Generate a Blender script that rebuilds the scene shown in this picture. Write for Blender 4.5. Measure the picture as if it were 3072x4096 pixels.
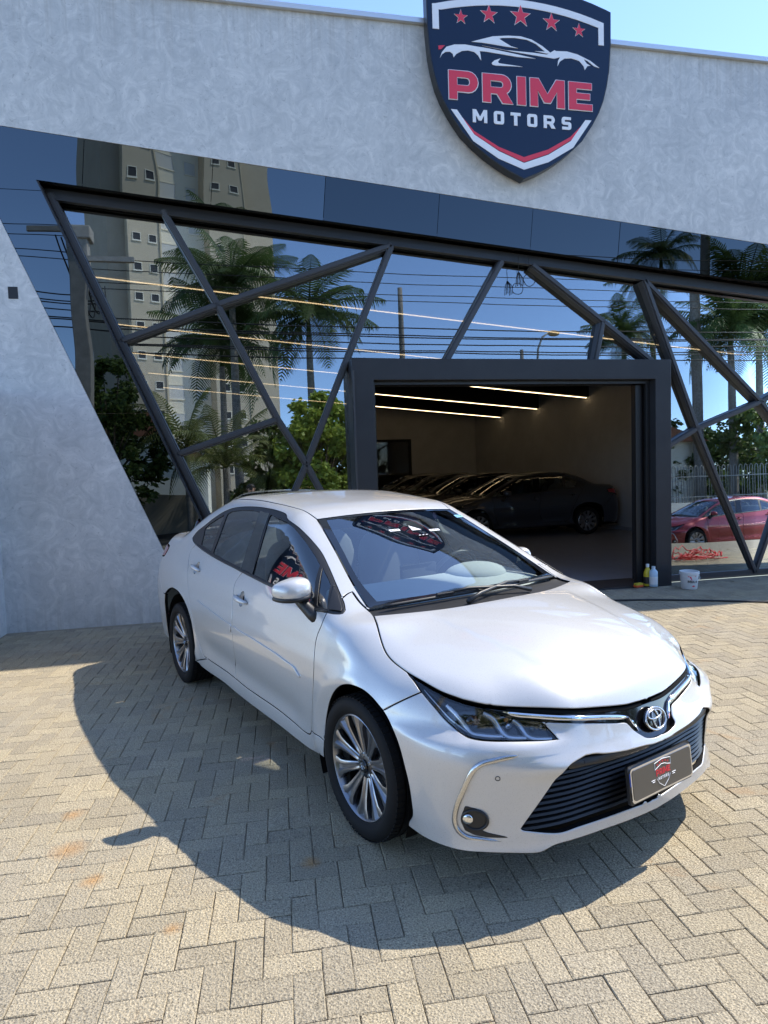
import bpy, bmesh, math, random
import numpy as np
from mathutils import Vector, Matrix, geometry
for o in list(bpy.data.objects): bpy.data.objects.remove(o, do_unlink=True)
SC = bpy.context.scene; COL = SC.collection
# ---------------------------------------------------------------- camera
cam_data = bpy.data.cameras.new('camera'); cam = bpy.data.objects.new('camera', cam_data); COL.objects.link(cam)
cam_data.sensor_fit = 'HORIZONTAL'; cam_data.sensor_width = 36.0; cam_data.lens = 30.221
cam_data.clip_start = .05; cam_data.clip_end = 1500
cam.matrix_world = Matrix(([0.97871, 0.04406, -0.20045, 0.0], [-0.20277, 0.05682, -0.97758, 0.0], [-0.03168, 0.99741, 0.06454, 1.62911], [0, 0, 0, 1]))
SC.camera = cam
# ---------------------------------------------------------------- daylight
SUN_DIR = Vector((.765, .19, 1.0)).normalized()
world = bpy.data.worlds.new('World'); SC.world = world; world.use_nodes = True
wn = world.node_tree.nodes; wl = world.node_tree.links
sky = wn.new('ShaderNodeTexSky'); sky.sky_type = 'NISHITA'; sky.sun_disc = False
sky.sun_elevation = math.asin(SUN_DIR.z); sky.sun_rotation = math.atan2(SUN_DIR.x, SUN_DIR.y)
sky.altitude = 600; sky.air_density = .62; sky.dust_density = .1; sky.ozone_density = 3.0
wl.new(sky.outputs[0], wn['Background'].inputs['Color']); wn['Background'].inputs['Strength'].default_value = .15
sun_data = bpy.data.lights.new('sun', 'SUN'); sun_data.energy = 2.15; sun_data.angle = math.radians(.53); sun_data.color = (1, .93, .82)
sun = bpy.data.objects.new('sun', sun_data); COL.objects.link(sun)
sun.rotation_euler = SUN_DIR.to_track_quat('Z', 'Y').to_euler(); sun.location = (6, 4, 12)
SC.view_settings.view_transform = 'Standard'; SC.view_settings.look = 'None'
SC.view_settings.exposure = 1.78; SC.view_settings.gamma = 1.0; SC.view_settings.use_curve_mapping = False
SC.render.engine = 'CYCLES'
SC.cycles.max_bounces = 10; SC.cycles.transparent_max_bounces = 16; SC.cycles.glossy_bounces = 6; SC.cycles.diffuse_bounces = 4
SC.cycles.use_denoising = True; SC.cycles.caustics_reflective = False; SC.cycles.caustics_refractive = False
SC.cycles.sample_clamp_indirect = 6.0
CAR_POS = (1.2168, 3.0778, 0); CAR_HEADING = -1.19026
# ---------------------------------------------------------------- materials
def mat(name, color=(.5,.5,.5), rough=.5, metal=0., coat=0., spec=.5, emit=None, estr=0.):
    m = bpy.data.materials.new(name); m.use_nodes = True
    b = m.node_tree.nodes['Principled BSDF']
    b.inputs['Base Color'].default_value = (*color, 1); b.inputs['Roughness'].default_value = rough
    b.inputs['Metallic'].default_value = metal; b.inputs['Specular IOR Level'].default_value = spec
    b.inputs['Coat Weight'].default_value = coat; b.inputs['Coat Roughness'].default_value = .03
    if emit: b.inputs['Emission Color'].default_value = (*emit, 1); b.inputs['Emission Strength'].default_value = estr
    return m
def nodes(m): return m.node_tree.nodes, m.node_tree.links, m.node_tree.nodes['Principled BSDF']
def tex(nt, kind, **kw):
    n = nt.new('ShaderNodeTex'+kind)
    for k, v in kw.items():
        if k in n.inputs: n.inputs[k].default_value = v
        else: setattr(n, k, v)
    return n
def coords(m, scale=(1,1,1), which='Object'):
    nt, l, b = nodes(m)
    c = nt.new('ShaderNodeTexCoord'); mp = nt.new('ShaderNodeMapping'); mp.inputs['Scale'].default_value = scale
    l.new(c.outputs[which], mp.inputs[0]); return mp.outputs[0]
def ramp(m, src, stops):
    nt, l, b = nodes(m); r = nt.new('ShaderNodeValToRGB'); e = r.color_ramp.elements
    while len(e) < len(stops): e.new(.5)
    for k, (p, c) in enumerate(stops): e[k].position = p; e[k].color = (*c, 1) if len(c) == 3 else c
    l.new(src, r.inputs[0]); return r.outputs[0]
def mixc(m, fac, a, b_, mode='MIX'):
    nt, l, b = nodes(m); n = nt.new('ShaderNodeMix'); n.data_type = 'RGBA'; n.blend_type = mode
    for s, v in ((0, fac), (6, a), (7, b_)):
        if hasattr(v, 'links') or hasattr(v, 'is_linked'): l.new(v, n.inputs[s])
        else: n.inputs[s].default_value = v if s == 0 else (*v, 1)
    return n.outputs[2]
def bump(m, height, strength=.3, dist=.01):
    nt, l, b = nodes(m); n = nt.new('ShaderNodeBump'); n.inputs['Strength'].default_value = strength; n.inputs['Distance'].default_value = dist
    l.new(height, n.inputs['Height']); l.new(n.outputs[0], b.inputs['Normal']); return n
def glass_mat(name, tint, refl, ior=1.5, rough=0., wav=0., wscale=.6, gcol=(1,1,1)):
    """a coated pane: part mirror, part tinted see-through"""
    m = bpy.data.materials.new(name); m.use_nodes = True; nt = m.node_tree.nodes; l = m.node_tree.links
    nt.remove(nt['Principled BSDF']); out = nt['Material Output']
    tr = nt.new('ShaderNodeBsdfTransparent'); tr.inputs[0].default_value = (*tint, 1)
    gl = nt.new('ShaderNodeBsdfGlossy'); gl.inputs['Roughness'].default_value = rough; gl.inputs['Color'].default_value = (*gcol, 1)
    fr = nt.new('ShaderNodeFresnel'); fr.inputs['IOR'].default_value = ior
    ad = nt.new('ShaderNodeMath'); ad.operation = 'ADD'; ad.use_clamp = True; ad.inputs[1].default_value = refl
    l.new(fr.outputs[0], ad.inputs[0])
    mx = nt.new('ShaderNodeMixShader'); l.new(ad.outputs[0], mx.inputs[0]); l.new(tr.outputs[0], mx.inputs[1]); l.new(gl.outputs[0], mx.inputs[2])
    l.new(mx.outputs[0], out.inputs[0])
    if wav:
        c = nt.new('ShaderNodeTexCoord'); n = nt.new('ShaderNodeTexNoise'); n.inputs['Scale'].default_value = wscale; n.inputs['Detail'].default_value = 1
        b = nt.new('ShaderNodeBump'); b.inputs['Strength'].default_value = 1; b.inputs['Distance'].default_value = wav
        l.new(c.outputs['Object'], n.inputs[0]); l.new(n.outputs[0], b.inputs['Height']); l.new(b.outputs[0], gl.inputs['Normal'])
    return m
# ---------------------------------------------------------------- object helpers
def link(name, me, m=None, parent=None, smooth=False):
    o = bpy.data.objects.new(name, me); COL.objects.link(o)
    if m is not None:
        for q in (m if isinstance(m, (list, tuple)) else [m]): me.materials.append(q)
    if parent is not None: o.parent = parent
    if smooth: me.shade_smooth()
    return o
def mesh(name, V, F, m=None, parent=None, smooth=False):
    me = bpy.data.meshes.new(name); me.from_pydata([tuple(map(float, v)) for v in V], [], [tuple(int(i) for i in f) for f in F]); me.update()
    return link(name, me, m, parent, smooth)
def thing(name, label, cat, loc=(0,0,0), rz=0., group=None, kind=None):
    o = bpy.data.objects.new(name, None); COL.objects.link(o); o.empty_display_size = .2
    o.location = loc; o.rotation_euler = (0, 0, rz); return tag(o, label, cat, group, kind)
def tag(o, label=None, cat=None, group=None, kind=None):
    if label: o['label'] = label
    if cat: o['category'] = cat
    if group: o['group'] = group
    if kind: o['kind'] = kind
    return o
class MB:
    """collects simple solids into one mesh"""
    def __init__(s): s.V = []; s.F = []
    def add(s, V, F):
        b = len(s.V); s.V += [tuple(v) for v in V]; s.F += [tuple(b+i for i in f) for f in F]; return s
    def box(s, x0, x1, y0, y1, z0, z1):
        return s.add([(x0,y0,z0),(x1,y0,z0),(x1,y1,z0),(x0,y1,z0),(x0,y0,z1),(x1,y0,z1),(x1,y1,z1),(x0,y1,z1)],
                     [(0,3,2,1),(4,5,6,7),(0,1,5,4),(1,2,6,5),(2,3,7,6),(3,0,4,7)])
    def bar(s, p, q, w, d, up=(0,1,0)):
        """box beam from p to q: w across, d along up"""
        p, q, up = Vector(p), Vector(q), Vector(up); a = (q-p).normalized(); sd = a.cross(up).normalized(); u = sd.cross(a).normalized()
        V = [c+sd*i*w*.5+u*j*d*.5 for c in (p, q) for i, j in ((-1,-1),(1,-1),(1,1),(-1,1))]
        return s.add(V, [(0,1,2,3),(7,6,5,4),(0,4,5,1),(1,5,6,2),(2,6,7,3),(3,7,4,0)])
    def prism(s, pts, axis, a, b):
        """polygon extruded along an axis ('x','y','z') from a to b"""
        n = len(pts)
        def mk(u, v, w): return {'x': (w,u,v), 'y': (u,w,v), 'z': (u,v,w)}[axis]
        V = [mk(u, v, a) for u, v in pts]+[mk(u, v, b) for u, v in pts]
        return s.add(V, [tuple(range(n)), tuple(range(2*n-1, n-1, -1))]+[(i, i+n, (i+1)%n+n, (i+1)%n) for i in range(n)])
    def tube(s, pts, r, n=8, closed=False, caps=True):
        pts = [Vector(p) for p in pts]; N = len(pts); rs = r if hasattr(r, '__len__') else [r]*N
        t = []
        for i in range(N):
            a = pts[(i-1) % N] if (closed or i > 0) else pts[i]; b = pts[(i+1) % N] if (closed or i < N-1) else pts[i]
            t.append((b-a).normalized())
        ref = Vector((0,0,1)) if abs(t[0].z) < .9 else Vector((1,0,0)); u = t[0].cross(ref).normalized(); V = []
        for i in range(N):
            u = (u-t[i]*u.dot(t[i])).normalized(); v = t[i].cross(u)
            V += [pts[i]+(u*math.cos(2*math.pi*k/n)+v*math.sin(2*math.pi*k/n))*rs[i] for k in range(n)]
        F = [(i*n+k, i*n+(k+1)%n, ((i+1)%N)*n+(k+1)%n, ((i+1)%N)*n+k) for i in range(N if closed else N-1) for k in range(n)]
        if caps and not closed: F += [tuple(range(n-1, -1, -1)), tuple((N-1)*n+k for k in range(n))]
        return s.add(V, F)
    def lathe(s, prof, n=32, axis='z', c=(0,0,0), closed=False):
        """profile of (radius, height) turned about an axis"""
        V = []
        for r, h in prof:
            for k in range(n):
                a = 2*math.pi*k/n; x, y = r*math.cos(a), r*math.sin(a)
                p = {'z': (x,y,h), 'y': (x,h,y), 'x': (h,x,y)}[axis]; V.append((p[0]+c[0], p[1]+c[1], p[2]+c[2]))
        m = len(prof)
        F = [(i*n+k, i*n+(k+1)%n, ((i+1)%m)*n+(k+1)%n, ((i+1)%m)*n+k) for i in range(m if closed else m-1) for k in range(n)]
        return s.add(V, F)
    def build(s, name, m=None, parent=None, smooth=False, bevel=0., auto=None):
        o = mesh(name, s.V, s.F, m, parent, False); me = o.data
        bm = bmesh.new(); bm.from_mesh(me)
        bmesh.ops.recalc_face_normals(bm, faces=bm.faces)
        if bevel: bmesh.ops.bevel(bm, geom=[e for e in bm.edges if len(e.link_faces) == 2 and e.calc_face_angle(0) > .5], offset=bevel, segments=2, affect='EDGES', profile=.6, clamp_overlap=True)
        bm.to_mesh(me); bm.free()
        if smooth: me.shade_smooth()
        if auto: me.shade_smooth(); me.set_sharp_from_angle(angle=math.radians(auto))
        return o
def kids(o): return [c for c in bpy.data.objects if c.parent == o]
def copy_tree(o, parent=None):
    c = o.copy(); COL.objects.link(c)
    if parent is not None: c.parent = parent
    for k in list(o.children): copy_tree(k, c)
    return c
# ---------------------------------------------------------------- sedan body: one smooth solid, panels are cut out of it
def pchip(xs, ys, g):
    """monotone cubic through the knots"""
    xs, ys = np.array(xs, float), np.array(ys, float); h = np.diff(xs); d = np.diff(ys)/h; m = np.zeros_like(ys)
    s = d[:-1]*d[1:] > 0; w1, w2 = 2*h[1:]+h[:-1], h[1:]+2*h[:-1]
    m[1:-1][s] = ((w1+w2)[s])/(w1[s]/d[:-1][s]+w2[s]/d[1:][s]); m[0], m[-1] = d[0], d[-1]
    i = np.clip(np.searchsorted(xs, g)-1, 0, len(h)-1); t = (g-xs[i])/h[i]; H = h[i]
    v = (2*t**3-3*t*t+1)*ys[i]+(t**3-2*t*t+t)*H*m[i]+(-2*t**3+3*t*t)*ys[i+1]+(t**3-t*t)*H*m[i+1]
    v = np.where(g < xs[0], ys[0]+m[0]*(g-xs[0]), v); return np.where(g > xs[-1], ys[-1]+m[-1]*(g-xs[-1]), v)
def smooth_table(xs, ys, w, lo, hi, n=2200):
    g = np.linspace(lo, hi, n); v = pchip(xs, ys, g)
    m = max(1, int(3*w/(g[1]-g[0]))); k = np.exp(-.5*((np.arange(-m, m+1)*(g[1]-g[0]))/w)**2); k /= k.sum()
    left = v[0]+(v[1]-v[0])*np.arange(-m, 0); right = v[-1]+(v[-1]-v[-2])*np.arange(1, m+1)
    return g, np.convolve(np.concatenate([left, v, right]), k, 'valid')
def tab(t, x): return np.interp(x, t[0], t[1])
def smoothstep(a, b, x):
    t = np.clip((x-a)/(b-a), 0, 1); return t*t*t*(t*(6*t-15)+10)
T_SIDE = smooth_table([.05,.12,.18,.24,.30,.40,.50,.60,.70,.80,.88,.94,1.0,1.1,1.2,1.3,1.4,1.5],
                      [.74,.80,.842,.858,.866,.874,.884,.892,.890,.879,.862,.836,.806,.758,.710,.660,.602,.53], .028, 0, 1.6)
T_TOP = smooth_table([-4.0,-3.80,-3.70,-3.6,-3.45,-3.2,-3.05,-2.85,-2.6,-2.35,-2.1,-1.8,-1.5,-1.25,-1.10,-.97,-.6,-.2,-.13,.06,.3,.5,.7,.78,.84,.90,.98,1.10],
                     [.90,1.03,1.10,1.135,1.145,1.165,1.215,1.315,1.405,1.464,1.492,1.494,1.474,1.450,1.43,1.380,1.213,1.018,.988,.968,.928,.882,.820,.785,.75,.70,.62,.48], .035, -4.1, 1.3)
T_CROWN = smooth_table([-4,-3.2,-2.9,-2.0,-1.2,-.9,-.25,-.05,.12,.5,.9],
                       [.05,.05,.07,.08,.11,.10,.06,.06,.16,.20,.20], .05, -4.1, 1.3)
T_SWEEP = smooth_table([-4,-3.3,-3.0,-2.5,-2.2,-1.5,-1.1,-.9,-.3,0,.2,1],
                       [0,0,-.25,-.25,0,0,.10,.13,.16,.17,0,0], .06, -4.1, 1.2)
T_FRONT = smooth_table([.05,.10,.15,.185,.22,.30,.40,.47,.53,.58,.63,.67,.72,.80,.9],
                       [-.16,-.10,-.035,.0,-.012,-.014,-.004,.006,.012,-.004,-.022,-.035,-.06,-.13,-.25], .012, 0, 1.0)
T_REAR = smooth_table([.1,.25,.4,.55,.7,.85,1.0,1.1], [.12,.05,.01,0,.0,.035,.07,.10], .03, 0, 1.3)
def smax(a, b, k):
    h = np.clip(k-np.abs(a-b), 0, None)/k
    return np.maximum(a, b)+h*h*k*.25
def body_field(x, y, z):
    """signed field of the car body (front axle at x=0, y left, z up); negative inside"""
    ay = np.abs(y)
    ys = tab(T_SIDE, z)
    rear = np.clip(-2.75-x, 0, None); ys = ys-(.075+.05*smoothstep(.9, 1.2, z))*rear**2
    ys = ys-.008*smoothstep(.95, 1.35, z)*smoothstep(-1.5, -2.7, x)
    fr = np.clip(x-.15, 0, None); ys = ys-(.18+.30*smoothstep(.52, .74, z))*fr**2
    inner = smoothstep(-2.32, -1.9, x)*smoothstep(-.35, -.75, x)
    ys = ys-.016*inner*np.exp(-((z-(.40-.03*(x+1.4)))/.085)**2)
    ys = ys-.005*smoothstep(.70, .80, z)*smoothstep(.93, .86, z)*smoothstep(.4, -.2, x)*smoothstep(-3.3, -2.8, x)
    for xc in (0., -2.7):
        r = np.sqrt((x-xc)**2+(z-.317)**2)
        ys = ys+.012*np.exp(-((r-.385)/.045)**2)*smoothstep(.2, .32, z)
        ys = ys+.005*np.exp(-((x-xc)/.5)**2)*smoothstep(.50, .7, z)*smoothstep(.98, .8, z)
    side = (ay-ys)*.93
    xt = x+tab(T_SWEEP, x)*ay*ay
    top = tab(T_TOP, xt)-tab(T_CROWN, x)*ay*ay
    hood = smoothstep(.0, .12, x)
    top = top+hood*.0035*(1-smoothstep(.37, .42, ay+.20*(x-.4)))
    ft = (z-top)*np.where(x > .6, .8, .93)
    f = .885-.30*ay*ay-.44*ay**6+tab(T_FRONT, z)
    f = f+.018*np.exp(-((z-.515)/.035)**2)*smoothstep(.75, .45, ay)
    f = f-.075*smoothstep(.575, .655, z)*smoothstep(.33, .62, ay)
    ff = (x-f)*.85
    rr = (-3.745+.16*ay*ay+.35*ay**6+tab(T_REAR, z)-x)*.92
    k = .075+.075*smoothstep(-.2, .1, x)*smoothstep(.7, .4, x)
    v = smax(side, ft, k)
    v = smax(v, ff, .07)
    return smax(v, rr, .12)
def solve(px, py, pz, dx, dy, dz, t0, t1, it=36):
    lo = np.full(np.shape(px), t0, float); hi = np.full(np.shape(px), t1, float)
    for _ in range(it):
        m = .5*(lo+hi); v = body_field(px+dx*m, py+dy*m, pz+dz*m); ins = v < 0
        lo = np.where(ins, m, lo); hi = np.where(ins, hi, m)
    m = .5*(lo+hi)
    return np.stack([px+dx*m, py+dy*m, pz+dz*m], -1)
def body_normal(P):
    e = .004; x, y, z = P[..., 0], P[..., 1], P[..., 2]
    n = np.stack([body_field(x+e, y, z)-body_field(x-e, y, z), body_field(x, y+e, z)-body_field(x, y-e, z), body_field(x, y, z+e)-body_field(x, y, z-e)], -1)
    return n/np.maximum(np.linalg.norm(n, axis=-1, keepdims=True), 1e-9)
# parameter planes.  All outlines are drawn on the car's right half (y < 0) and mirrored afterwards.
Z_AXIS = .55
def to_uv(kind, P):
    x, y, z = P[..., 0], P[..., 1], P[..., 2]
    if kind == 'cyl': return np.stack([x, np.arctan2(z-Z_AXIS, -y)*.9], -1)
    if kind == 'top': return np.stack([x, y], -1)
    if kind == 'polar': return np.stack([np.arctan2(-y, x+.25)*1.05, z], -1)
    if kind == 'rear': return np.stack([np.arctan2(-y, -(x+3.0))*.8, z], -1)
def from_uv(kind, U):
    a, b = U[..., 0], U[..., 1]; o = np.zeros_like(a)
    if kind == 'cyl': p = b/.9; return solve(a, o, o+Z_AXIS, o, -np.cos(p), np.sin(p), .1, 1.3)
    if kind == 'top': return solve(a, b, o+.45, o, o, o+1, .0, 1.2)
    if kind == 'polar': p = a/1.05; return solve(o-.25, o, b, np.cos(p), -np.sin(p), o, .3, 1.6)
    if kind == 'rear': p = a/.8; return solve(o-3.0, o, b, -np.cos(p), -np.sin(p), o, .2, 1.2)
# outlines on the right half of the body, metres in the car frame
CURVE = {
'hood_side': [(-0.120,-0.682,0.949),(0.109,-0.777,0.855),(0.159,-0.787,0.836),(0.203,-0.790,0.824),(0.287,-0.786,0.804),(0.361,-0.773,0.787),(0.456,-0.742,0.757),(0.531,-0.699,0.737),(0.590,-0.644,0.722),(0.637,-0.580,0.711),(0.686,-0.517,0.706),(0.736,-0.456,0.705),(0.774,-0.400,0.702),(0.799,-0.339,0.696),(0.823,-0.246,0.686),(0.845,-0.120,0.671),(0.848,-0.065,0.669)],
'lamp_top': [(0.301,-0.789,0.798),(0.367,-0.778,0.780),(0.462,-0.747,0.749),(0.536,-0.704,0.727),(0.584,-0.661,0.714),(0.617,-0.622,0.702),(0.630,-0.610,0.693),(0.647,-0.591,0.681),(0.672,-0.560,0.671),(0.709,-0.514,0.666),(0.732,-0.487,0.661)],
'lamp_inner': [(0.732,-0.487,0.661),(0.762,-0.470,0.631),(0.791,-0.463,0.608)],
'lamp_low': [(0.791,-0.463,0.608),(0.763,-0.516,0.608),(0.731,-0.567,0.610),(0.665,-0.664,0.613),(0.626,-0.706,0.615),(0.593,-0.730,0.620),(0.556,-0.744,0.633),(0.512,-0.765,0.661),(0.460,-0.783,0.704),(0.390,-0.795,0.751),(0.344,-0.792,0.780),(0.301,-0.789,0.798)],
'seam': [(0.390,-0.795,0.751),(0.333,-0.849,0.712),(0.256,-0.892,0.658)],
'arch': [(0.256,-0.892,0.658),(0.187,-0.897,0.690),(0.122,-0.900,0.706),(0.056,-0.905,0.708),(-0.004,-0.907,0.699),(-0.073,-0.905,0.672),(-0.141,-0.899,0.625),(-0.203,-0.891,0.559),(-0.257,-0.881,0.471),(-0.290,-0.874,0.397),(-0.313,-0.869,0.330)],
'arch_front': [(0.256,-0.892,0.658),(0.307,-0.891,0.614),(0.350,-0.888,0.554),(0.378,-0.881,0.471),(0.394,-0.873,0.394),(0.399,-0.866,0.321),(0.397,-0.861,0.282),(0.359,-0.844,0.217)],
'rocker_seam': [(-0.313,-0.869,0.330),(-0.362,-0.879,0.345),(-0.449,-0.869,0.338)],
'door_front': [(-0.449,-0.869,0.338),(-0.421,-0.878,0.401),(-0.376,-0.891,0.539),(-0.347,-0.893,0.696),(-0.355,-0.878,0.792),(-0.346,-0.867,0.848),(-0.325,-0.852,0.903),(-0.328,-0.820,0.952)],
'sail_low': [(-0.328,-0.820,0.952),(-0.276,-0.803,0.952),(-0.246,-0.780,0.955),(-0.259,-0.761,0.966)],
'apillar_out': [(-0.259,-0.761,0.966),(-0.304,-0.741,0.992),(-0.334,-0.733,1.007)],
'apillar_seam': [(-0.334,-0.733,1.007),(-0.350,-0.690,1.023),(-0.353,-0.660,1.030)],
'ws_side_low': [(-0.353,-0.660,1.030),(-0.274,-0.667,0.992),(-0.221,-0.665,0.970)],
'cowl_corner': [(-0.221,-0.665,0.970),(-0.166,-0.668,0.956),(-0.120,-0.682,0.949)],
'dlo_top': [(-0.334,-0.733,1.007),(-0.443,-0.705,1.064),(-0.574,-0.672,1.133),(-0.701,-0.645,1.195),(-0.829,-0.636,1.251),(-0.988,-0.631,1.310),(-1.166,-0.622,1.354),(-1.230,-0.601,1.378),(-1.384,-0.591,1.396),(-1.560,-0.590,1.406),(-1.754,-0.592,1.408),(-1.994,-0.598,1.400),(-2.154,-0.607,1.384),(-2.301,-0.625,1.351),(-2.436,-0.651,1.302),(-2.565,-0.682,1.242),(-2.684,-0.713,1.184),(-2.721,-0.734,1.143)],
'belt_rear': [(-2.721,-0.734,1.143),(-2.675,-0.744,1.122),(-2.570,-0.756,1.100)],
'belt_mid': [(-2.570,-0.756,1.100),(-2.321,-0.770,1.072),(-2.089,-0.781,1.052),(-1.883,-0.788,1.037),(-1.695,-0.793,1.027),(-1.482,-0.800,1.013)],
'belt_front': [(-1.482,-0.800,1.013),(-1.308,-0.805,1.003),(-1.130,-0.810,0.993),(-0.925,-0.815,0.982),(-0.640,-0.830,0.952),(-0.469,-0.833,0.945),(-0.328,-0.820,0.952)],
'g_quarter': [(-2.526,-0.692,1.224),(-2.477,-0.675,1.257),(-2.352,-0.651,1.303),(-2.245,-0.634,1.335),(-2.189,-0.767,1.078),(-2.328,-0.760,1.093),(-2.451,-0.751,1.109)],
'g_rear': [(-2.182,-0.629,1.347),(-2.125,-0.618,1.366),(-1.962,-0.611,1.381),(-1.717,-0.609,1.387),(-1.600,-0.614,1.379),(-1.538,-0.791,1.032),(-1.715,-0.785,1.043),(-1.904,-0.780,1.055),(-2.128,-0.769,1.076)],
'g_front': [(-1.423,-0.619,1.369),(-1.251,-0.623,1.358),(-1.083,-0.636,1.329),(-1.341,-0.623,1.361),(-1.224,-0.627,1.351),(-1.044,-0.642,1.314),(-0.856,-0.660,1.248),(-0.708,-0.679,1.185),(-0.620,-0.696,1.143),(-0.474,-0.819,0.973),(-0.665,-0.817,0.978),(-0.940,-0.808,0.996),(-1.144,-0.803,1.007),(-1.326,-0.795,1.022)],
'g_small': [(-0.586,-0.698,1.129),(-0.504,-0.712,1.088),(-0.454,-0.725,1.062),(-0.345,-0.812,0.965),(-0.429,-0.821,0.968)],
'sail': [(-0.441,-0.716,1.060),(-0.370,-0.727,1.025),(-0.270,-0.762,0.971),(-0.258,-0.778,0.960),(-0.332,-0.811,0.962)],
'b_pillar': [(-1.603,-0.607,1.388),(-1.447,-0.611,1.379),(-1.326,-0.798,1.017),(-1.522,-0.794,1.025)],
'door_low_front': [(-0.449,-0.869,0.338),(-0.477,-0.865,0.310),(-0.545,-0.862,0.300),(-0.665,-0.859,0.306),(-0.880,-0.859,0.316),(-1.153,-0.860,0.316),(-1.342,-0.861,0.316),(-1.522,-0.861,0.325)],
'split': [(-1.522,-0.861,0.325),(-1.537,-0.858,0.395),(-1.498,-0.867,0.447),(-1.477,-0.880,0.501),(-1.463,-0.891,0.581),(-1.469,-0.891,0.667),(-1.471,-0.888,0.724),(-1.498,-0.868,0.832),(-1.521,-0.848,0.912),(-1.529,-0.831,0.950),(-1.508,-0.813,0.986),(-1.482,-0.800,1.013)],
'door_low_rear': [(-1.522,-0.861,0.325),(-1.680,-0.862,0.331),(-1.867,-0.862,0.331),(-1.990,-0.863,0.330),(-2.068,-0.865,0.332)],
'door_rear': [(-2.068,-0.865,0.332),(-2.137,-0.867,0.335),(-2.199,-0.870,0.371),(-2.229,-0.875,0.419),(-2.266,-0.882,0.474),(-2.274,-0.887,0.527),(-2.311,-0.894,0.629),(-2.366,-0.890,0.728),(-2.434,-0.873,0.826),(-2.499,-0.849,0.912),(-2.594,-0.808,0.996),(-2.624,-0.781,1.051),(-2.570,-0.756,1.100)],
'rocker_low': [(-0.345,-0.857,0.232),(-0.398,-0.858,0.237),(-0.606,-0.856,0.236),(-0.829,-0.856,0.241),(-1.080,-0.856,0.240),(-1.422,-0.857,0.242),(-1.744,-0.859,0.254),(-2.043,-0.858,0.247),(-2.276,-0.860,0.249)],
'rear_arch': [(-2.385,-0.859,0.246),(-2.303,-0.882,0.371),(-2.303,-0.885,0.419),(-2.314,-0.889,0.506),(-2.334,-0.893,0.571),(-2.391,-0.896,0.643),(-2.482,-0.897,0.698),(-2.601,-0.895,0.736),(-2.704,-0.893,0.747),(-2.815,-0.891,0.744),(-2.927,-0.891,0.716),(-3.047,-0.887,0.664)],
'mould_rear': [(-2.164,-0.887,0.736),(-1.894,-0.889,0.717),(-1.676,-0.890,0.699),(-1.484,-0.890,0.686),(-1.486,-0.891,0.649),(-1.678,-0.891,0.660),(-1.839,-0.891,0.665),(-2.117,-0.891,0.688)],
'mould_front': [(-1.445,-0.890,0.681),(-1.129,-0.891,0.674),(-0.788,-0.892,0.658),(-0.564,-0.893,0.638),(-0.504,-0.893,0.605),(-0.581,-0.892,0.606),(-0.871,-0.892,0.623),(-1.132,-0.892,0.631),(-1.447,-0.891,0.647)],
'ugrille_low': [(0.732,-0.487,0.661),(0.772,-0.440,0.659),(0.805,-0.385,0.655),(0.815,-0.360,0.652),(0.849,-0.218,0.628),(0.862,-0.148,0.614),(0.871,-0.131,0.593),(0.888,-0.109,0.561),(0.894,-0.097,0.553),(0.899,-0.074,0.547)],
'chrome_up': [(0.637,-0.594,0.697),(0.667,-0.555,0.689),(0.717,-0.494,0.685),(0.799,-0.378,0.677),(0.792,-0.392,0.679),(0.832,-0.258,0.662),(0.855,-0.125,0.639),(0.863,-0.113,0.619),(0.880,-0.102,0.578)],
'chrome_lo': [(0.637,-0.594,0.697),(0.669,-0.557,0.683),(0.719,-0.496,0.675),(0.802,-0.381,0.668),(0.795,-0.395,0.668),(0.836,-0.263,0.649),(0.859,-0.138,0.626),(0.867,-0.125,0.607),(0.880,-0.102,0.578)],
'grille_top': [(0.910,-0.091,0.526),(0.896,-0.218,0.531),(0.876,-0.316,0.539),(0.865,-0.351,0.545),(0.855,-0.389,0.546)],
'grille_side': [(0.855,-0.389,0.546),(0.846,-0.457,0.527),(0.823,-0.492,0.485),(0.792,-0.525,0.423),(0.759,-0.574,0.340),(0.738,-0.609,0.285)],
'grille_low': [(0.738,-0.609,0.285),(0.741,-0.604,0.280),(0.755,-0.577,0.273),(0.783,-0.518,0.260),(0.801,-0.469,0.255),(0.827,-0.381,0.261),(0.862,-0.175,0.266),(0.871,-0.036,0.260)],
'lip': [(0.871,-0.067,0.231),(0.863,-0.177,0.232),(0.848,-0.285,0.232),(0.816,-0.428,0.224),(0.792,-0.501,0.217),(0.783,-0.531,0.206),(0.774,-0.555,0.199),(0.709,-0.663,0.204),(0.659,-0.723,0.204),(0.599,-0.773,0.201),(0.521,-0.813,0.203),(0.420,-0.837,0.210),(0.360,-0.845,0.218)],
'clip_mid': [(0.746,-0.618,0.573),(0.718,-0.663,0.566),(0.696,-0.694,0.558),(0.665,-0.733,0.543),(0.647,-0.752,0.522),(0.629,-0.765,0.485),(0.609,-0.775,0.433),(0.588,-0.785,0.379),(0.575,-0.790,0.330),(0.573,-0.789,0.296),(0.585,-0.781,0.268),(0.608,-0.764,0.251),(0.643,-0.733,0.247),(0.694,-0.675,0.241),(0.737,-0.612,0.239)],
'fog_pocket': [(0.611,-0.767,0.369),(0.639,-0.741,0.363),(0.655,-0.723,0.347),(0.661,-0.713,0.322),(0.657,-0.717,0.301),(0.642,-0.733,0.285),(0.662,-0.712,0.273),(0.701,-0.665,0.260),(0.738,-0.610,0.245),(0.706,-0.659,0.250),(0.669,-0.704,0.255),(0.629,-0.746,0.264),(0.605,-0.766,0.276),(0.594,-0.775,0.307),(0.599,-0.773,0.339)],
'fog_lens': [(0.613,-0.761,0.322)],
'fog_ring': [(0.633,-0.742,0.321)],
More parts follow.
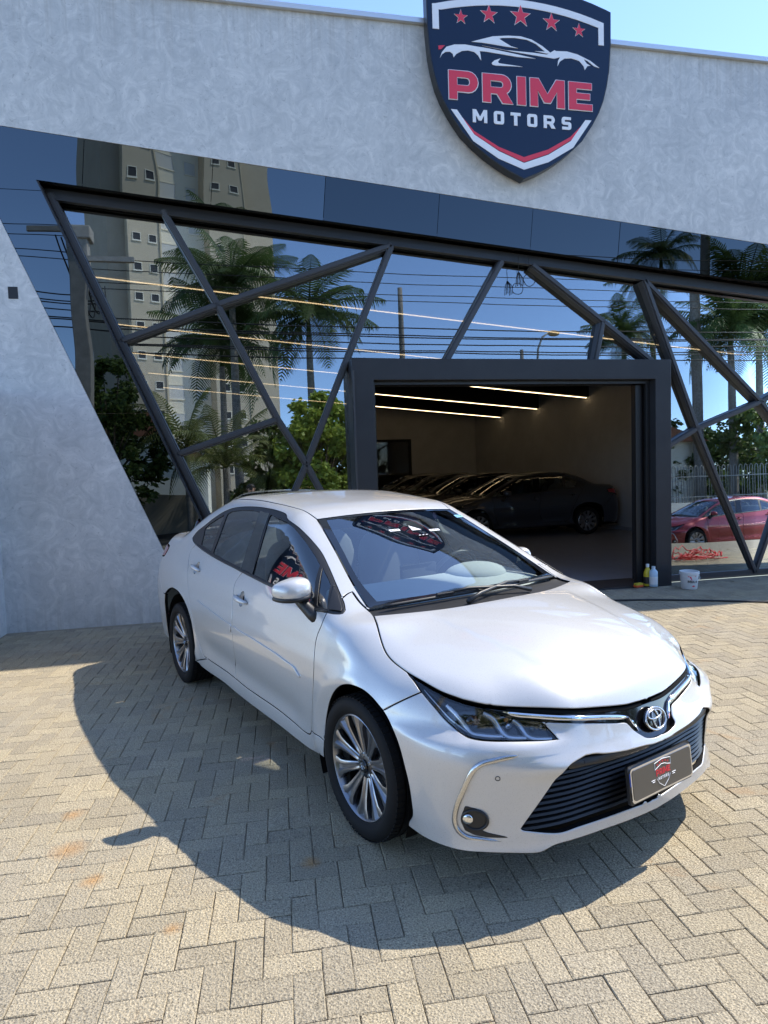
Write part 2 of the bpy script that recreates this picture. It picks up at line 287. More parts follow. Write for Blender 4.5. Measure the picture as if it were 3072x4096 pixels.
'sensor': [(0.704,-0.690,0.490)],
'emblem': [(0.874,-0.019,0.600)],
'handle_rear': [(-2.474,-0.825,0.962),(-2.330,-0.831,0.949),(-2.183,-0.838,0.935)],
'handle_front': [(-1.494,-0.857,0.878),(-1.355,-0.860,0.866),(-1.219,-0.863,0.852)],
'taillamp': [(-3.439,-0.732,1.052),(-3.266,-0.756,1.048),(-3.094,-0.817,0.960),(-3.215,-0.815,0.948)],
'bars1': [(0.490,-0.752,0.718),(0.526,-0.739,0.692),(0.558,-0.725,0.658),(0.582,-0.714,0.636),(0.624,-0.678,0.628),(0.667,-0.625,0.625)],
'bars2': [(0.598,-0.658,0.695),(0.623,-0.633,0.676),(0.643,-0.620,0.646),(0.673,-0.612,0.626),(0.720,-0.555,0.619)],
'bars3': [(0.666,-0.571,0.665),(0.686,-0.552,0.647),(0.713,-0.547,0.626),(0.735,-0.537,0.618),(0.777,-0.478,0.614)],
}
CURVE = {k: np.array(v) for k, v in CURVE.items()}
# ---------------------------------------------------------------- panel cutter
def catmull(P, step=.012, closed=False):
    P = np.asarray(P, float)
    if len(P) < 3 and not closed:
        n = max(2, int(np.linalg.norm(P[1]-P[0])/step)+1); t = np.linspace(0, 1, n)[:, None]; return P[0]*(1-t)+P[1]*t
    Q = np.concatenate([P[-1:], P, P[:2]]) if closed else np.concatenate([2*P[:1]-P[1:2], P, 2*P[-1:]-P[-2:-1]])
    out = []
    for i in range(1, len(Q)-2):
        p0, p1, p2, p3 = Q[i-1:i+3]; d = [max(np.linalg.norm(b-a), 1e-6)**.5 for a, b in ((p0,p1),(p1,p2),(p2,p3))]
        m1 = (p2-p1)+d[1]*((p1-p0)/d[0]-(p2-p0)/(d[0]+d[1])); m2 = (p2-p1)+d[1]*((p3-p2)/d[2]-(p3-p1)/(d[1]+d[2]))
        n = max(1, int(round(np.linalg.norm(p2-p1)/step)))
        for k in range(n):
            t = k/n; out.append((2*t**3-3*t*t+1)*p1+(t**3-2*t*t+t)*m1+(-2*t**3+3*t*t)*p2+(t**3-t*t)*m2)
    if not closed: out.append(P[-1])
    return np.array(out)
def settle(L):
    """pulls outline points that lie near the body onto its surface"""
    L = L.copy()
    for _ in range(4):
        e = .003; x, y, z = L.T; f = body_field(x, y, z)
        g = np.stack([(body_field(x+e, y, z)-body_field(x-e, y, z)), (body_field(x, y+e, z)-body_field(x, y-e, z)), (body_field(x, y, z+e)-body_field(x, y, z-e))], -1)/(2*e)
        g[np.abs(L[:, 1]) < 1e-4, 1] = 0
        L = L-np.where(np.abs(f) < .06, f, 0)[:, None]*g/np.maximum((g*g).sum(1), .2)[:, None]
    return L
def loop_of(*segs, step=.012):
    """segments (arrays of control points, already in running order) joined into one closed outline"""
    out = []
    for s in segs:
        c = catmull(s, step)
        if out and np.linalg.norm(out[-1][-1]-c[0]) < .004: c = c[1:]
        out.append(c)
    if np.linalg.norm(out[-1][-1]-out[0][0]) > step*1.6: out.append(catmull(np.array([out[-1][-1], out[0][0]]), step)[1:-1])
    L = np.concatenate(out)
    if np.linalg.norm(L[0]-L[-1]) < .004: L = L[:-1]
    return settle(L)
def inside_poly(P, poly):
    x, y = P[:, 0], P[:, 1]; r = np.zeros(len(P), bool); a = poly; b = np.roll(poly, -1, 0)
    for (x0, y0), (x1, y1) in zip(a, b):
        if y0 == y1: continue
        c = ((y0 > y) != (y1 > y)) & (x < (x1-x0)*(y-y0)/(y1-y0)+x0); r ^= c
    return r
def dist_poly(P, poly):
    d = np.full(len(P), 1e9)
    for a, b in zip(poly, np.roll(poly, -1, 0)):
        ab = b-a; t = np.clip(((P-a)@ab)/max(ab@ab, 1e-12), 0, 1); d = np.minimum(d, np.linalg.norm(P-(a+t[:, None]*ab), axis=1))
    return d
def inset(U, g):
    a = np.sum(U[:, 0]*np.roll(U[:, 1], -1)-np.roll(U[:, 0], -1)*U[:, 1])
    if a < 0: U = U[::-1]
    e = np.roll(U, -1, 0)-U; n = np.stack([-e[:, 1], e[:, 0]], 1); n /= np.maximum(np.linalg.norm(n, axis=1, keepdims=True), 1e-9)
    m = n+np.roll(n, 1, 0); m /= np.maximum(np.linalg.norm(m, axis=1, keepdims=True), .35)
    return U+m*g
def cut_panel(kind, loops, grid=.03, offset=0., gap=.0050, depth=.026, rim=True, weld=False, lipr=.002, offset_fn=None, dark=True, lean=0.):
    """cuts the outline (and holes) out of the body surface; returns verts, normals, faces"""
    UL = []
    for k, L in enumerate(loops):
        U = to_uv(kind, np.asarray(L)); U = U[np.linalg.norm(U-np.roll(U, 1, 0), axis=1) > 1e-4]
        W = inset(U, gap if k == 0 else -gap)
        if weld:
            ax = 0 if kind in ('polar', 'rear') else 1
            Us = U if np.sum(U[:, 0]*np.roll(U[:, 1], -1)-np.roll(U[:, 0], -1)*U[:, 1]) > 0 else U[::-1]
            on = np.abs(Us[:, ax]) < 1e-4; W[on, ax] = 0
        UL.append(W)
    lo, hi = UL[0].min(0), UL[0].max(0)
    nx, ny = np.ceil((hi-lo)/grid).astype(int)+1; h = grid*.866
    G = np.array([(lo[0]+grid*(i+.5*(j % 2)), lo[1]+h*j) for j in range(int((hi[1]-lo[1])/h)+2) for i in range(nx+1)])
    ok = inside_poly(G, UL[0])
    for H in UL[1:]: ok &= ~inside_poly(G, H)
    G = G[ok]
    for H in UL: G = G[dist_poly(G, H) > grid*.55] if len(G) else G
    pts = np.concatenate(UL+[G]); ed = []; b = 0
    for H in UL: ed += [(b+i, b+(i+1) % len(H)) for i in range(len(H))]; b += len(H)
    r = geometry.delaunay_2d_cdt([Vector(p) for p in pts], ed, [], 0, 1e-5)
    V2 = np.array([tuple(v) for v in r[0]]); T = np.array([f for f in r[2] if len(f) == 3])
    c = V2[T].mean(1); ok = inside_poly(c, UL[0])
    for H in UL[1:]: ok &= ~inside_poly(c, H)
    T = T[ok]; P = from_uv(kind, V2); N = body_normal(P)
    off = offset if offset_fn is None else offset+offset_fn(P)[:, None]
    P = P+N*off
    if lean: N = N+np.array((lean, 0, 0)); N /= np.linalg.norm(N, axis=1, keepdims=True)
    a, b_, c_ = P[T[:, 0]], P[T[:, 1]], P[T[:, 2]]
    flip = np.einsum('ij,ij->i', np.cross(b_-a, c_-a), N[T[:, 0]]) < 0
    T[flip] = T[flip][:, ::-1]
    deep = []; F = [tuple(t) for t in T]; Nn = list(N); Pl = list(P)
    if rim:
        cnt = {}
        for t in F:
            for i in range(3): cnt[(t[i], t[(i+1) % 3])] = 1
        be = [e for e in cnt if (e[1], e[0]) not in cnt]
        if weld: be = [e for e in be if not (abs(P[e[0]][1]) < 1e-4 and abs(P[e[1]][1]) < 1e-4)]
        out = {}
        for i, j in be:
            o = np.cross(P[j]-P[i], N[i]); o /= max(np.linalg.norm(o), 1e-9)
            for k in (i, j): out[k] = out.get(k, 0)+o
        r1, r2 = {}, {}
        for k, o in out.items():
            if weld and abs(P[k][1]) < 1e-4: o[1] = 0
            o = o/max(np.linalg.norm(o), 1e-9)
            r1[k] = len(Pl); Pl.append(P[k]+o*lipr-N[k]*lipr); q = N[k]*.35+o; Nn.append(q/np.linalg.norm(q))
            r2[k] = len(Pl); Pl.append(P[k]+o*lipr-N[k]*depth); Nn.append(o)
        for i, j in be:
            F += [(j, i, r1[i], r1[j])]; deep.append((r1[j], r1[i], r2[i], r2[j]))
    return np.array(Pl), np.array(Nn), F+([tuple(d)+(-1,) for d in deep] if dark else deep)
def mirror_panel(P, N, F):
    return P*[1,-1,1], N*[1,-1,1], [tuple(reversed(f[:4]))+(-1,) if f[-1] == -1 else tuple(reversed(f)) for f in F]
def panel_mesh(name, P, N, F):
    me = bpy.data.meshes.new(name); me.from_pydata(P.tolist(), [], [tuple(int(i) for i in f if i >= 0) for f in F]); me.update()
    me.polygons.foreach_set('material_index', [1 if f[-1] == -1 else 0 for f in F]); me.shade_smooth(); me.normals_split_custom_set_from_vertices([tuple(n) for n in N]); return me
def weld_both(P, N, F):
    n = len(P); on = np.abs(P[:, 1]) < 1e-4; idx = np.where(on, np.arange(n), 0); m = np.zeros(n, int); c = n
    P2, N2 = [], []
    for i in range(n):
        if on[i]: m[i] = i
        else: m[i] = c; c += 1; P2.append(P[i]*[1,-1,1]); N2.append(N[i]*[1,-1,1])
    N = N.copy(); N[on, 1] = 0; N[on] /= np.linalg.norm(N[on], axis=1, keepdims=True)
    return np.concatenate([P, np.array(P2)]), np.concatenate([N, np.array(N2)]), F+[tuple(m[i] for i in reversed([q for q in f if q >= 0]))+((-1,) if f[-1] == -1 else ()) for f in F]
def paint_slot(o, m):
    if not o.data.materials: o.data.materials.append(m); o.data.materials.append(M_INNER)
    o.material_slots[0].link = 'OBJECT'; o.material_slots[0].material = m
def panel(name, kind, loops, m, parent, sides='both', **kw):
    """sides: 'both' -> right and left object, 'weld' -> one object across the middle. parent may be a pair"""
    P, N, F = cut_panel(kind, loops, weld=(sides == 'weld'), **kw); obs = []
    if sides == 'weld': sets = [weld_both(P, N, F)]
    else: sets = [(P, N, F), mirror_panel(P, N, F)]
    for k, s in enumerate(sets):
        o = link(name, panel_mesh(name, *s), None, parent[k] if isinstance(parent, (list, tuple)) else parent); paint_slot(o, m); obs.append(o)
    return obs[0] if sides == 'weld' else obs
def surf(kind, pts, offset=0.):
    """points put on the body surface with an offset along its normal"""
    P = from_uv(kind, to_uv(kind, np.asarray(pts, float))); return P+body_normal(P)*offset
def ribbon(kind, pts, w, h, offset, name, m, parent, taper=.25, sides='both', step=.015, prof=None):
    """a raised strip of width w and height h along a line on the surface"""
    c = catmull(pts, step); P = surf(kind, c); N = body_normal(P); n = len(P)
    t = np.gradient(P, axis=0); t /= np.linalg.norm(t, axis=1, keepdims=True); s = np.cross(N, t)
    prof = prof or [(-.5,-.3),(-.45,.55),(-.25,1.),(.25,1.),(.45,.55),(.5,-.3)]; V = []
    for i in range(n):
        k = min(1, min(i, n-1-i)*step/.06); sc = taper+(1-taper)*(k*(2-k))
        for a, b in prof: V.append(P[i]+s[i]*a*w*sc+N[i]*(offset+b*h*(.4+.6*sc)))
    q = len(prof)
    F = [(i*q+j, i*q+j+1, (i+1)*q+j+1, (i+1)*q+j) for i in range(n-1) for j in range(q-1)]+[tuple(range(q)), tuple((n-1)*q+j for j in range(q))]
    obs = []
    for sg in ((1, -1) if sides == 'both' else (1,)):
        mb = MB(); mb.add([(v[0], v[1]*sg, v[2]) for v in V], F)
        obs.append(mb.build(name, m, parent[len(obs)] if isinstance(parent, (list, tuple)) else parent, auto=50))
    return obs
def ellipsoid(c, r, n=20, m=12, p=1.0):
    V, F = [], []
    def sp(v, e): return math.copysign(abs(v)**e, v)
    for j in range(m+1):
        th = -math.pi/2+math.pi*j/m
        for i in range(n):
            a = 2*math.pi*i/n; V.append((c[0]+r[0]*sp(math.cos(th), p)*sp(math.cos(a), p), c[1]+r[1]*sp(math.cos(th), p)*sp(math.sin(a), p), c[2]+r[2]*sp(math.sin(th), p)))
    F = [(j*n+i, j*n+(i+1)%n, (j+1)*n+(i+1)%n, (j+1)*n+i) for j in range(m) for i in range(n)]
    return V, F
# ---------------------------------------------------------------- car materials
def paint(name, col, metal=.0, rough=.35, flake=0.):
    m = mat(name, col, rough, metal, 1.0); nt, l, b = nodes(m); b.inputs['Coat IOR'].default_value = 1.5
    if flake:
        v = tex(nt, 'Voronoi', Scale=900.); l.new(coords(m), v.inputs['Vector']); mr = nt.new('ShaderNodeMapRange')
        mr.inputs['To Min'].default_value = rough-.08; mr.inputs['To Max'].default_value = rough+.10
        l.new(v.outputs['Color'], mr.inputs[0]); l.new(mr.outputs[0], b.inputs['Roughness'])
    return m
M_PAINT = paint('silver_white_paint', (.575,.565,.545), .30, .33, .1)
M_DARK = mat('black_plastic', (.014,.014,.015), .45)
M_GLOSSBLACK = mat('gloss_black', (.006,.006,.007), .08, coat=.5)
M_INNER = mat('inner_shadow_black', (.006,.006,.006), .8, spec=.1)
M_CHROME = mat('chrome', (.82,.83,.85), .07, 1.)
M_SATIN = mat('satin_chrome', (.56,.56,.56), .25, 1.)
M_CARGLASS = glass_mat('car_glass', (.84,.93,.93), .15)
M_PRIVACY = glass_mat('side_glass', (.50,.57,.58), .085)
M_LENS = glass_mat('lamp_lens', (.92,.93,.95), .03)
M_BAND = glass_mat('tinted_shade_band', (.16,.15,.34), .0, 1.02)
M_BAR = mat('silver_light_guide', (.85,.86,.87), .25, .6)
M_TYRE = mat('tyre_rubber', (.010,.010,.0105), .7, spec=.2)
M_RIM = mat('grey_alloy', (.36,.36,.37), .30, 1.)
M_RIMDARK = mat('dark_alloy', (.09,.09,.095), .35, .9)
M_STEEL = mat('brake_steel', (.35,.34,.33), .4, 1.)
M_TRIM = mat('pale_grey_trim', (.35,.37,.37), .8)
M_DASH = mat('glare_lit_dash', (.55,.58,.58), .8)  # dark dash painted pale: sunlight and windshield glare are put into its colour
M_SEAT = mat('grey_seat_fabric', (.20,.205,.21), .85)
M_REDLAMP = mat('red_lamp', (.32,.02,.025), .1, coat=1.)
M_AMBER = mat('amber_bulb', (.9,.28,.02), .2, coat=1.)
M_WHITE = mat('white_print', (.8,.8,.8), .5)
M_RED = mat('red_print', (.62,.035,.045), .45)
M_BLUE = mat('blue_print', (.03,.09,.42), .45)
M_REFLECTOR = mat('lamp_reflector', (.75,.76,.78), .16, 1.)

def make_wheel():
    """wheel centred on the origin, outer face towards -y"""
    w = bpy.data.objects.new('wheel', None); COL.objects.link(w)
    tp = [(.230,.09),(.243,.105),(.266,.113),(.288,.110),(.305,.098),(.312,.086),(.3145,.06),(.3065,.0595),(.3065,.0505),(.3155,.05),(.3165,.022),(.3085,.0215),(.3085,.0125),(.317,.012)]
    prof = [(r, h) for r, h in tp]+[(r, -h) for r, h in reversed(tp)]
    t = MB().lathe(prof, 72, 'y'); 
    for k in range(72):                                            # side sipes on the tread shoulder
        a = 2*math.pi*k/72; c, s = math.cos(a), math.sin(a)
        for sg in (1, -1): t.bar((.3100*c, sg*.099, .3100*s), (.3155*c, sg*.066, .3155*s), .017, .005, (c, 0, s))
    t.build('tyre', M_TYRE, w, auto=40)
    MB().lathe([(.2345,-.093),(.2285,-.097),(.2225,-.090),(.219,-.06),(.215,.02),(.224,.09),(.232,.093)], 64, 'y').build('rim', M_RIM, w, auto=45)
    MB().lathe([(.001,.015),(.20,.015),(.203,-.01)], 48, 'y').build('rim_well', M_INNER, w)
    MB().lathe([(.05,-.02),(.15,-.02),(.15,.0),(.05,.0)], 48, 'y', closed=True).build('brake_disc', M_STEEL, w, auto=40)
    MB().lathe([(.001,-.062),(.052,-.062),(.062,-.055),(.066,-.02),(.05,.0)], 40, 'y').build('hub', M_RIMDARK, w, auto=40)
    cap = MB().lathe([(.001,-.074),(.026,-.0735),(.030,-.070),(.031,-.060)], 32, 'y').build('hub_cap', M_GLOSSBLACK, w, auto=40)
    lg = MB()
    for rx, rz, cz in ((.019,.013,0),(.0065,.013,0),(.012,.005,.006)):
        lg.tube([(rx*math.cos(2*math.pi*k/20), -.0755, cz+rz*math.sin(2*math.pi*k/20)) for k in range(20)], .0016, 5, closed=True)
    lg.build('hub_logo', M_CHROME, w)
    for k in range(5):
        a = 2*math.pi*(k+.5)/5; n = MB().lathe([(.001,-.066),(.0085,-.066),(.0100,-.062),(.0105,-.045)], 6, 'y', (.046*math.cos(a),0,.046*math.sin(a)))
        n.build('lug_nut', M_CHROME, w)
    # spoke along +x, copied ten times; a broad bar with a groove that forks at the rim
    sec = []
    for x, wd, d, gr in ((.040,.0145,-.058,.0),(.060,.018,-.062,.004),(.10,.0215,-.070,.007),(.145,.026,-.079,.009),(.180,.033,-.086,.011),(.196,.044,-.0885,.013),(.2225,.057,-.091,.014)):
        sec.append([(x, d+.022, -wd), (x, d+.003, -wd*.96), (x, d, -wd*.72), (x, d+.0005, -wd*.40), (x, d+gr, -wd*.20), (x, d+gr, wd*.20), (x, d+.0005, wd*.40), (x, d, wd*.72), (x, d+.003, wd*.96), (x, d+.022, wd)])
    q = 10; V = [p for s in sec for p in s]
    F = [(i*q+j, i*q+j+1, (i+1)*q+j+1, (i+1)*q+j) for i in range(len(sec)-1) for j in range(q-1)]
    first = None
    for k in range(10):
        if first is None:
            first = MB().add(V, F).build('spoke', M_RIM, w, auto=28); o = first
        else: o = first.copy(); COL.objects.link(o)
        o.rotation_euler = (0, 2*math.pi*(k+.25)/10, 0)
    return w

def glyphs():
    """block capitals as polygons on a 0..1 high cell: (outer, holes), width"""
    def arc(cx, cy, rx, ry, a, b, n=8): return [(cx+rx*math.cos(math.radians(a+(b-a)*i/n)), cy+ry*math.sin(math.radians(a+(b-a)*i/n))) for i in range(n+1)]
    s = .25; G = {}
    G['P'] = (.90, [(0,0),(0,1)]+arc(.60,.64,.30,.36,90,-90)+[(s,.28),(s,0)], [[(s,.50),(s,.78)]+arc(.57,.64,.085,.14,90,-90,5)])
    G['R'] = (.95, [(0,0),(0,1)]+arc(.60,.66,.30,.34,90,-60)+[(.95,0),(.63,0),(.45,.32),(s,.32),(s,0)], [[(s,.54),(s,.78)]+arc(.57,.66,.085,.12,90,-90,5)])
    G['I'] = (.27, [(0,0),(0,1),(.27,1),(.27,0)], [])
    G['M'] = (1.12, [(0,0),(0,1),(.27,1),(.56,.46),(.85,1),(1.12,1),(1.12,0),(.88,0),(.88,.58),(.66,.16),(.46,.16),(.24,.58),(.24,0)], [])
    G['E'] = (.78, [(0,0),(0,1),(.76,1),(.76,.78),(s,.78),(s,.61),(.70,.61),(.70,.40),(s,.40),(s,.22),(.78,.22),(.78,0)], [])
    def rr(x0, y0, x1, y1, r): return arc(x1-r,y1-r,r,r,90,0,3)+arc(x1-r,y0+r,r,r,0,-90,3)+arc(x0+r,y0+r,r,r,-90,-180,3)+arc(x0+r,y1-r,r,r,180,90,3)
    G['O'] = (.80, rr(0,0,.80,1,.18), [rr(.25,.22,.55,.78,.05)])
    G['T'] = (.80, [(0,1),(.80,1),(.80,.77),(.53,.77),(.53,0),(.27,0),(.27,.77),(0,.77)], [])
    G['S'] = (.78, [(.03,0),(.03,.22),(.53,.22),(.53,.385),(.14,.385),(.02,.48),(0,.60),(0,.82),(.06,.95),(.18,1),(.75,1),(.75,.78),(.25,.78),(.25,.61),(.64,.61),(.76,.52),(.78,.40),(.78,.17),(.72,.05),(.60,0)], [])
    G['U'] = (.82, [(0,1),(0,.18),(.06,.05),(.18,0),(.64,0),(.76,.05),(.82,.18),(.82,1),(.57,1),(.57,.22),(.25,.22),(.25,1)], [])
    G['L'] = (.68, [(0,0),(0,1),(.25,1),(.25,.22),(.68,.22),(.68,0)], [])
    G['A'] = (.95, [(0,0),(.33,1),(.62,1),(.95,0),(.69,0),(.63,.20),(.32,.20),(.26,0)], [[(.38,.39),(.57,.39),(.475,.72)]])
    return G
GLYPH = glyphs()
def flat_poly(outer, holes, depth, to3):
    """polygon with holes turned into a thin slab; to3(u, v, w) places it"""
    loops = [outer]+holes; pts = [p for L in loops for p in L]; ed = []; b = 0
    for L in loops: ed += [(b+i, b+(i+1) % len(L)) for i in range(len(L))]; b += len(L)
    r = geometry.delaunay_2d_cdt([Vector(p) for p in pts], ed, [], 0, 1e-6)
    V2 = np.array([tuple(v) for v in r[0]]); T = [f for f in r[2]]
    c = np.array([V2[list(f)].mean(0) for f in T]); ok = inside_poly(c, np.array(outer))
    for H in holes: ok &= ~inside_poly(c, np.array(H))
    T = [f for f, k in zip(T, ok) if k]; n = len(V2)
    V = [to3(u, v, depth) for u, v in V2]+[to3(u, v, 0) for u, v in V2]
    F = [tuple(f) for f in T]+[tuple(n+i for i in reversed(f)) for f in T]
    cnt = set((f[i], f[(i+1) % len(f)]) for f in T for i in range(len(f)))
    F += [(j, i, n+i, n+j) for i, j in cnt if (j, i) not in cnt]
    return V, F
def logo_word(word, x0, x1, y0, y1, gapw, slope=0.):
    """glyph outlines of a word fitted to a box"""
    ws = [GLYPH[c][0] for c in word]; tot = sum(ws)+gapw*(len(word)-1); sx = (x1-x0)/tot; x = x0; out = []
    for c, w in zip(word, ws):
        f = lambda p, x=x: (x+p[0]*sx, y0+p[1]*(y1-y0))
        out.append((c, [f(p) for p in GLYPH[c][1]], [[f(p) for p in H] for H in GLYPH[c][2]])); x += (w+gapw)*sx
    return out
# ---------------------------------------------------------------- site materials
def cement():
    m = mat('burnished_cement', (0.550,0.579,0.595), .55, spec=.35); nt, l, b = nodes(m); c = coords(m)
    n1 = tex(nt, 'Noise', Scale=.9, Detail=8., Roughness=.62, Distortion=.6); l.new(c, n1.inputs['Vector'])
    n2 = tex(nt, 'Noise', Scale=4.5, Detail=7., Roughness=.7, Distortion=2.2); l.new(c, n2.inputs['Vector'])
    c3 = coords(m, (6.5, 1, .22)); n3 = tex(nt, 'Noise', Scale=1.2, Detail=5.); l.new(c3, n3.inputs['Vector'])
    w = tex(nt, 'Noise', Scale=11., Detail=6., Roughness=.6, Distortion=3.5); l.new(c, w.inputs['Vector'])
    a = ramp(m, n1.outputs['Fac'], [(.30,(0.378,0.406,0.425)),(.52,(0.520,0.549,0.565)),(.72,(0.652,0.671,0.674))])
    a = mixc(m, .55, a, ramp(m, n2.outputs['Fac'], [(.30,(0.347,0.375,0.395)),(.5,(0.520,0.538,0.554)),(.66,(0.732,0.741,0.744))]))
    a = mixc(m, .14, a, ramp(m, n3.outputs['Fac'], [(.35,(0.408,0.427,0.434)),(.7,(0.672,0.680,0.674))]))
    a = mixc(m, ramp(m, w.outputs['Fac'], [(.60,(0,0,0)),(.68,(0.448,0.457,0.453))]), a, (0.247,0.264,0.278))
    g = nt.new('ShaderNodeNewGeometry'); sx = nt.new('ShaderNodeSeparateXYZ'); l.new(g.outputs['Position'], sx.inputs[0])
    c4 = coords(m, (9., 1, .12)); n4 = tex(nt, 'Noise', Scale=1.6, Detail=4., Roughness=.7); l.new(c4, n4.inputs['Vector'])
    for z0, z1, k in ((6.0, 6.8, .38), (.5, .0, .40)):
        mr = nt.new('ShaderNodeMapRange'); mr.inputs['From Min'].default_value = z0; mr.inputs['From Max'].default_value = z1; l.new(sx.outputs['Z'], mr.inputs[0])
        mu = nt.new('ShaderNodeMath'); mu.operation = 'MULTIPLY'; l.new(mr.outputs[0], mu.inputs[0]); l.new(ramp(m, n4.outputs['Fac'], [(.48,(0,0,0)),(.66,(k,k,k))]), mu.inputs[1])
        a = mixc(m, mu.outputs[0], a, (.30,.285,.26))
    wv = nt.new('ShaderNodeMath'); wv.operation = 'MULTIPLY_ADD'; wv.inputs[1].default_value = .10; l.new(n4.outputs['Fac'], wv.inputs[0]); l.new(sx.outputs['X'], wv.inputs[2])
    a = mixc(m, ramp(m, wv.outputs[0], [(.30,(0,0,0)),(.335,(.35,.35,.35)),(.36,(.10,.10,.10)),(.385,(.32,.32,.32)),(.42,(0,0,0))]), a, (.74,.75,.74)) if False else a
    a = mixc(m, 1., a, (1.045,1.0,.94), 'MULTIPLY')
    l.new(a, b.inputs['Base Color']); bump(m, n2.outputs['Fac'], .25, .006)
    r = nt.new('ShaderNodeMapRange'); r.inputs['To Min'].default_value = .42; r.inputs['To Max'].default_value = .68; l.new(n1.outputs['Fac'], r.inputs[0]); l.new(r.outputs[0], b.inputs['Roughness'])
    return m
def paver():
    m = mat('rough_paver', (.4,.37,.33), .92, spec=.2); nt, l, b = nodes(m)
    g = nt.new('ShaderNodeNewGeometry'); P = g.outputs['Position']
    at = nt.new('ShaderNodeAttribute'); at.attribute_name = 'tone'
    n1 = tex(nt, 'Noise', Scale=150., Detail=4., Roughness=.65); l.new(P, n1.inputs['Vector'])
    v = tex(nt, 'Voronoi', Scale=105.); l.new(P, v.inputs['Vector'])
    n2 = tex(nt, 'Noise', Scale=1.3, Detail=5., Roughness=.6); l.new(P, n2.inputs['Vector'])
    n4 = tex(nt, 'Noise', Scale=420., Detail=2.); l.new(P, n4.inputs['Vector'])
    base = mixc(m, at.outputs['Fac'], (.375,.318,.218), (.50,.42,.278))
    base = mixc(m, ramp(m, n2.outputs['Fac'], [(.35,(0,0,0)),(.7,(.55,.55,.55))]), base, (.37,.34,.285))
    grain = ramp(m, n1.outputs['Fac'], [(.30,(.22,.21,.20)),(.43,(.74,.73,.72)),(.56,(1.05,1.04,1.03)),(.72,(1.4,1.38,1.34))])
    base = mixc(m, 1., base, grain, 'MULTIPLY')
    spk = ramp(m, n4.outputs['Fac'], [(.33,(.55,.54,.52)),(.5,(1,1,1)),(.66,(1.2,1.2,1.18))]); base = mixc(m, .7, base, spk, 'MULTIPLY')
    # rust-orange soil stains
    n3 = tex(nt, 'Noise', Scale=2.1, Detail=6., Roughness=.7, Distortion=.8); l.new(P, n3.inputs['Vector'])
    st = ramp(m, n3.outputs['Fac'], [(.60,(0,0,0)),(.74,(.55,.55,.55))])
    base = mixc(m, st, base, (.40,.225,.095))
    for cx, cy, r in ((-.86,2.98,.20),(-.70,2.72,.13),(-.92,3.3,.14),(.18,2.62,.10),(-.35,2.35,.10)):
        d = nt.new('ShaderNodeVectorMath'); d.operation = 'DISTANCE'; d.inputs[1].default_value = (cx, cy, 0); l.new(P, d.inputs[0])
        sc = nt.new('ShaderNodeMath'); sc.operation = 'DIVIDE'; sc.inputs[1].default_value = r; l.new(d.outputs['Value'], sc.inputs[0])
        su = nt.new('ShaderNodeMath'); su.operation = 'ADD'; l.new(sc.outputs[0], su.inputs[0]); l.new(n3.outputs['Fac'], su.inputs[1])
        base = mixc(m, ramp(m, su.outputs[0], [(.55,(.6,.6,.6)),(1.2 if False else .98,(0,0,0))]), base, (.46,.235,.075))
    l.new(base, b.inputs['Base Color'])
    ad = nt.new('ShaderNodeMath'); ad.operation = 'MULTIPLY_ADD'; ad.inputs[1].default_value = .6; l.new(v.outputs['Distance'], ad.inputs[0]); l.new(n1.outputs['Fac'], ad.inputs[2])
    bump(m, ad.outputs[0], 1., .0075); return m
def speckled(name, c0, c1, scale=6., rough=.9, bumpd=0., contrast=(.35,.65)):
    m = mat(name, c0, rough, spec=.25); nt, l, b = nodes(m); n = tex(nt, 'Noise', Scale=scale, Detail=6., Roughness=.65); l.new(coords(m), n.inputs['Vector'])
    l.new(ramp(m, n.outputs['Fac'], [(contrast[0], c0), (contrast[1], c1)]), b.inputs['Base Color'])
    if bumpd: bump(m, n.outputs['Fac'], .6, bumpd)
    return m
M_CEMENT = cement(); M_PAVER = paver()
M_SAND = speckled('joint_sand', (.22,.185,.13), (.34,.29,.21), 40.)
M_FASCIA = glass_mat('black_mirror_panel', (0,0,0), .10, wav=.007, wscale=.75, gcol=(.80,.93,1))
M_FASCIA_FLAT = glass_mat('black_gloss_panel', (0,0,0), .045, wav=.0012, wscale=.6, gcol=(.80,.93,1))
M_SOFFIT = glass_mat('black_soffit', (0,0,0), .07, wav=.01, wscale=1.2)
M_ALU = mat('charcoal_aluminium', (.030,.030,.033), .42, .0, spec=.6)
M_PORTAL = speckled('charcoal_cladding', (.024,.025,.028), (.030,.031,.034), 3., .38)
M_HEADER = mat('black_header', (.012,.012,.013), .35)
M_PANE = glass_mat('tinted_mirror_glass', (.44,.44,.43), .215, wav=.0006, wscale=.9, gcol=(.84,.94,1))
M_FLASH = mat('galvanised_flashing', (.62,.63,.64), .35, .7)
M_NAVY = mat('navy_sign_face', (.008,.020,.050), .2, coat=.12, spec=.25)
M_SIGNBLACK = mat('sign_edge_black', (.008,.008,.009), .3)
M_SIGNRED = mat('sign_red', (.70,.035,.07), .45)
M_SIGNWHITE = mat('sign_white', (.78,.78,.79), .45)
M_INWALL = speckled('interior_plaster', (.50,.51,.52), (.56,.57,.58), 2., .8)
M_INBLACK = mat('black_ceiling', (.008,.008,.008), .8)
M_INFLOOR = speckled('polished_floor', (.30,.31,.34), (.35,.36,.39), 3., .30)
M_LED = mat('warm_led', (1,.8,.5), .5, emit=(1.,.72,.40), estr=1.9)
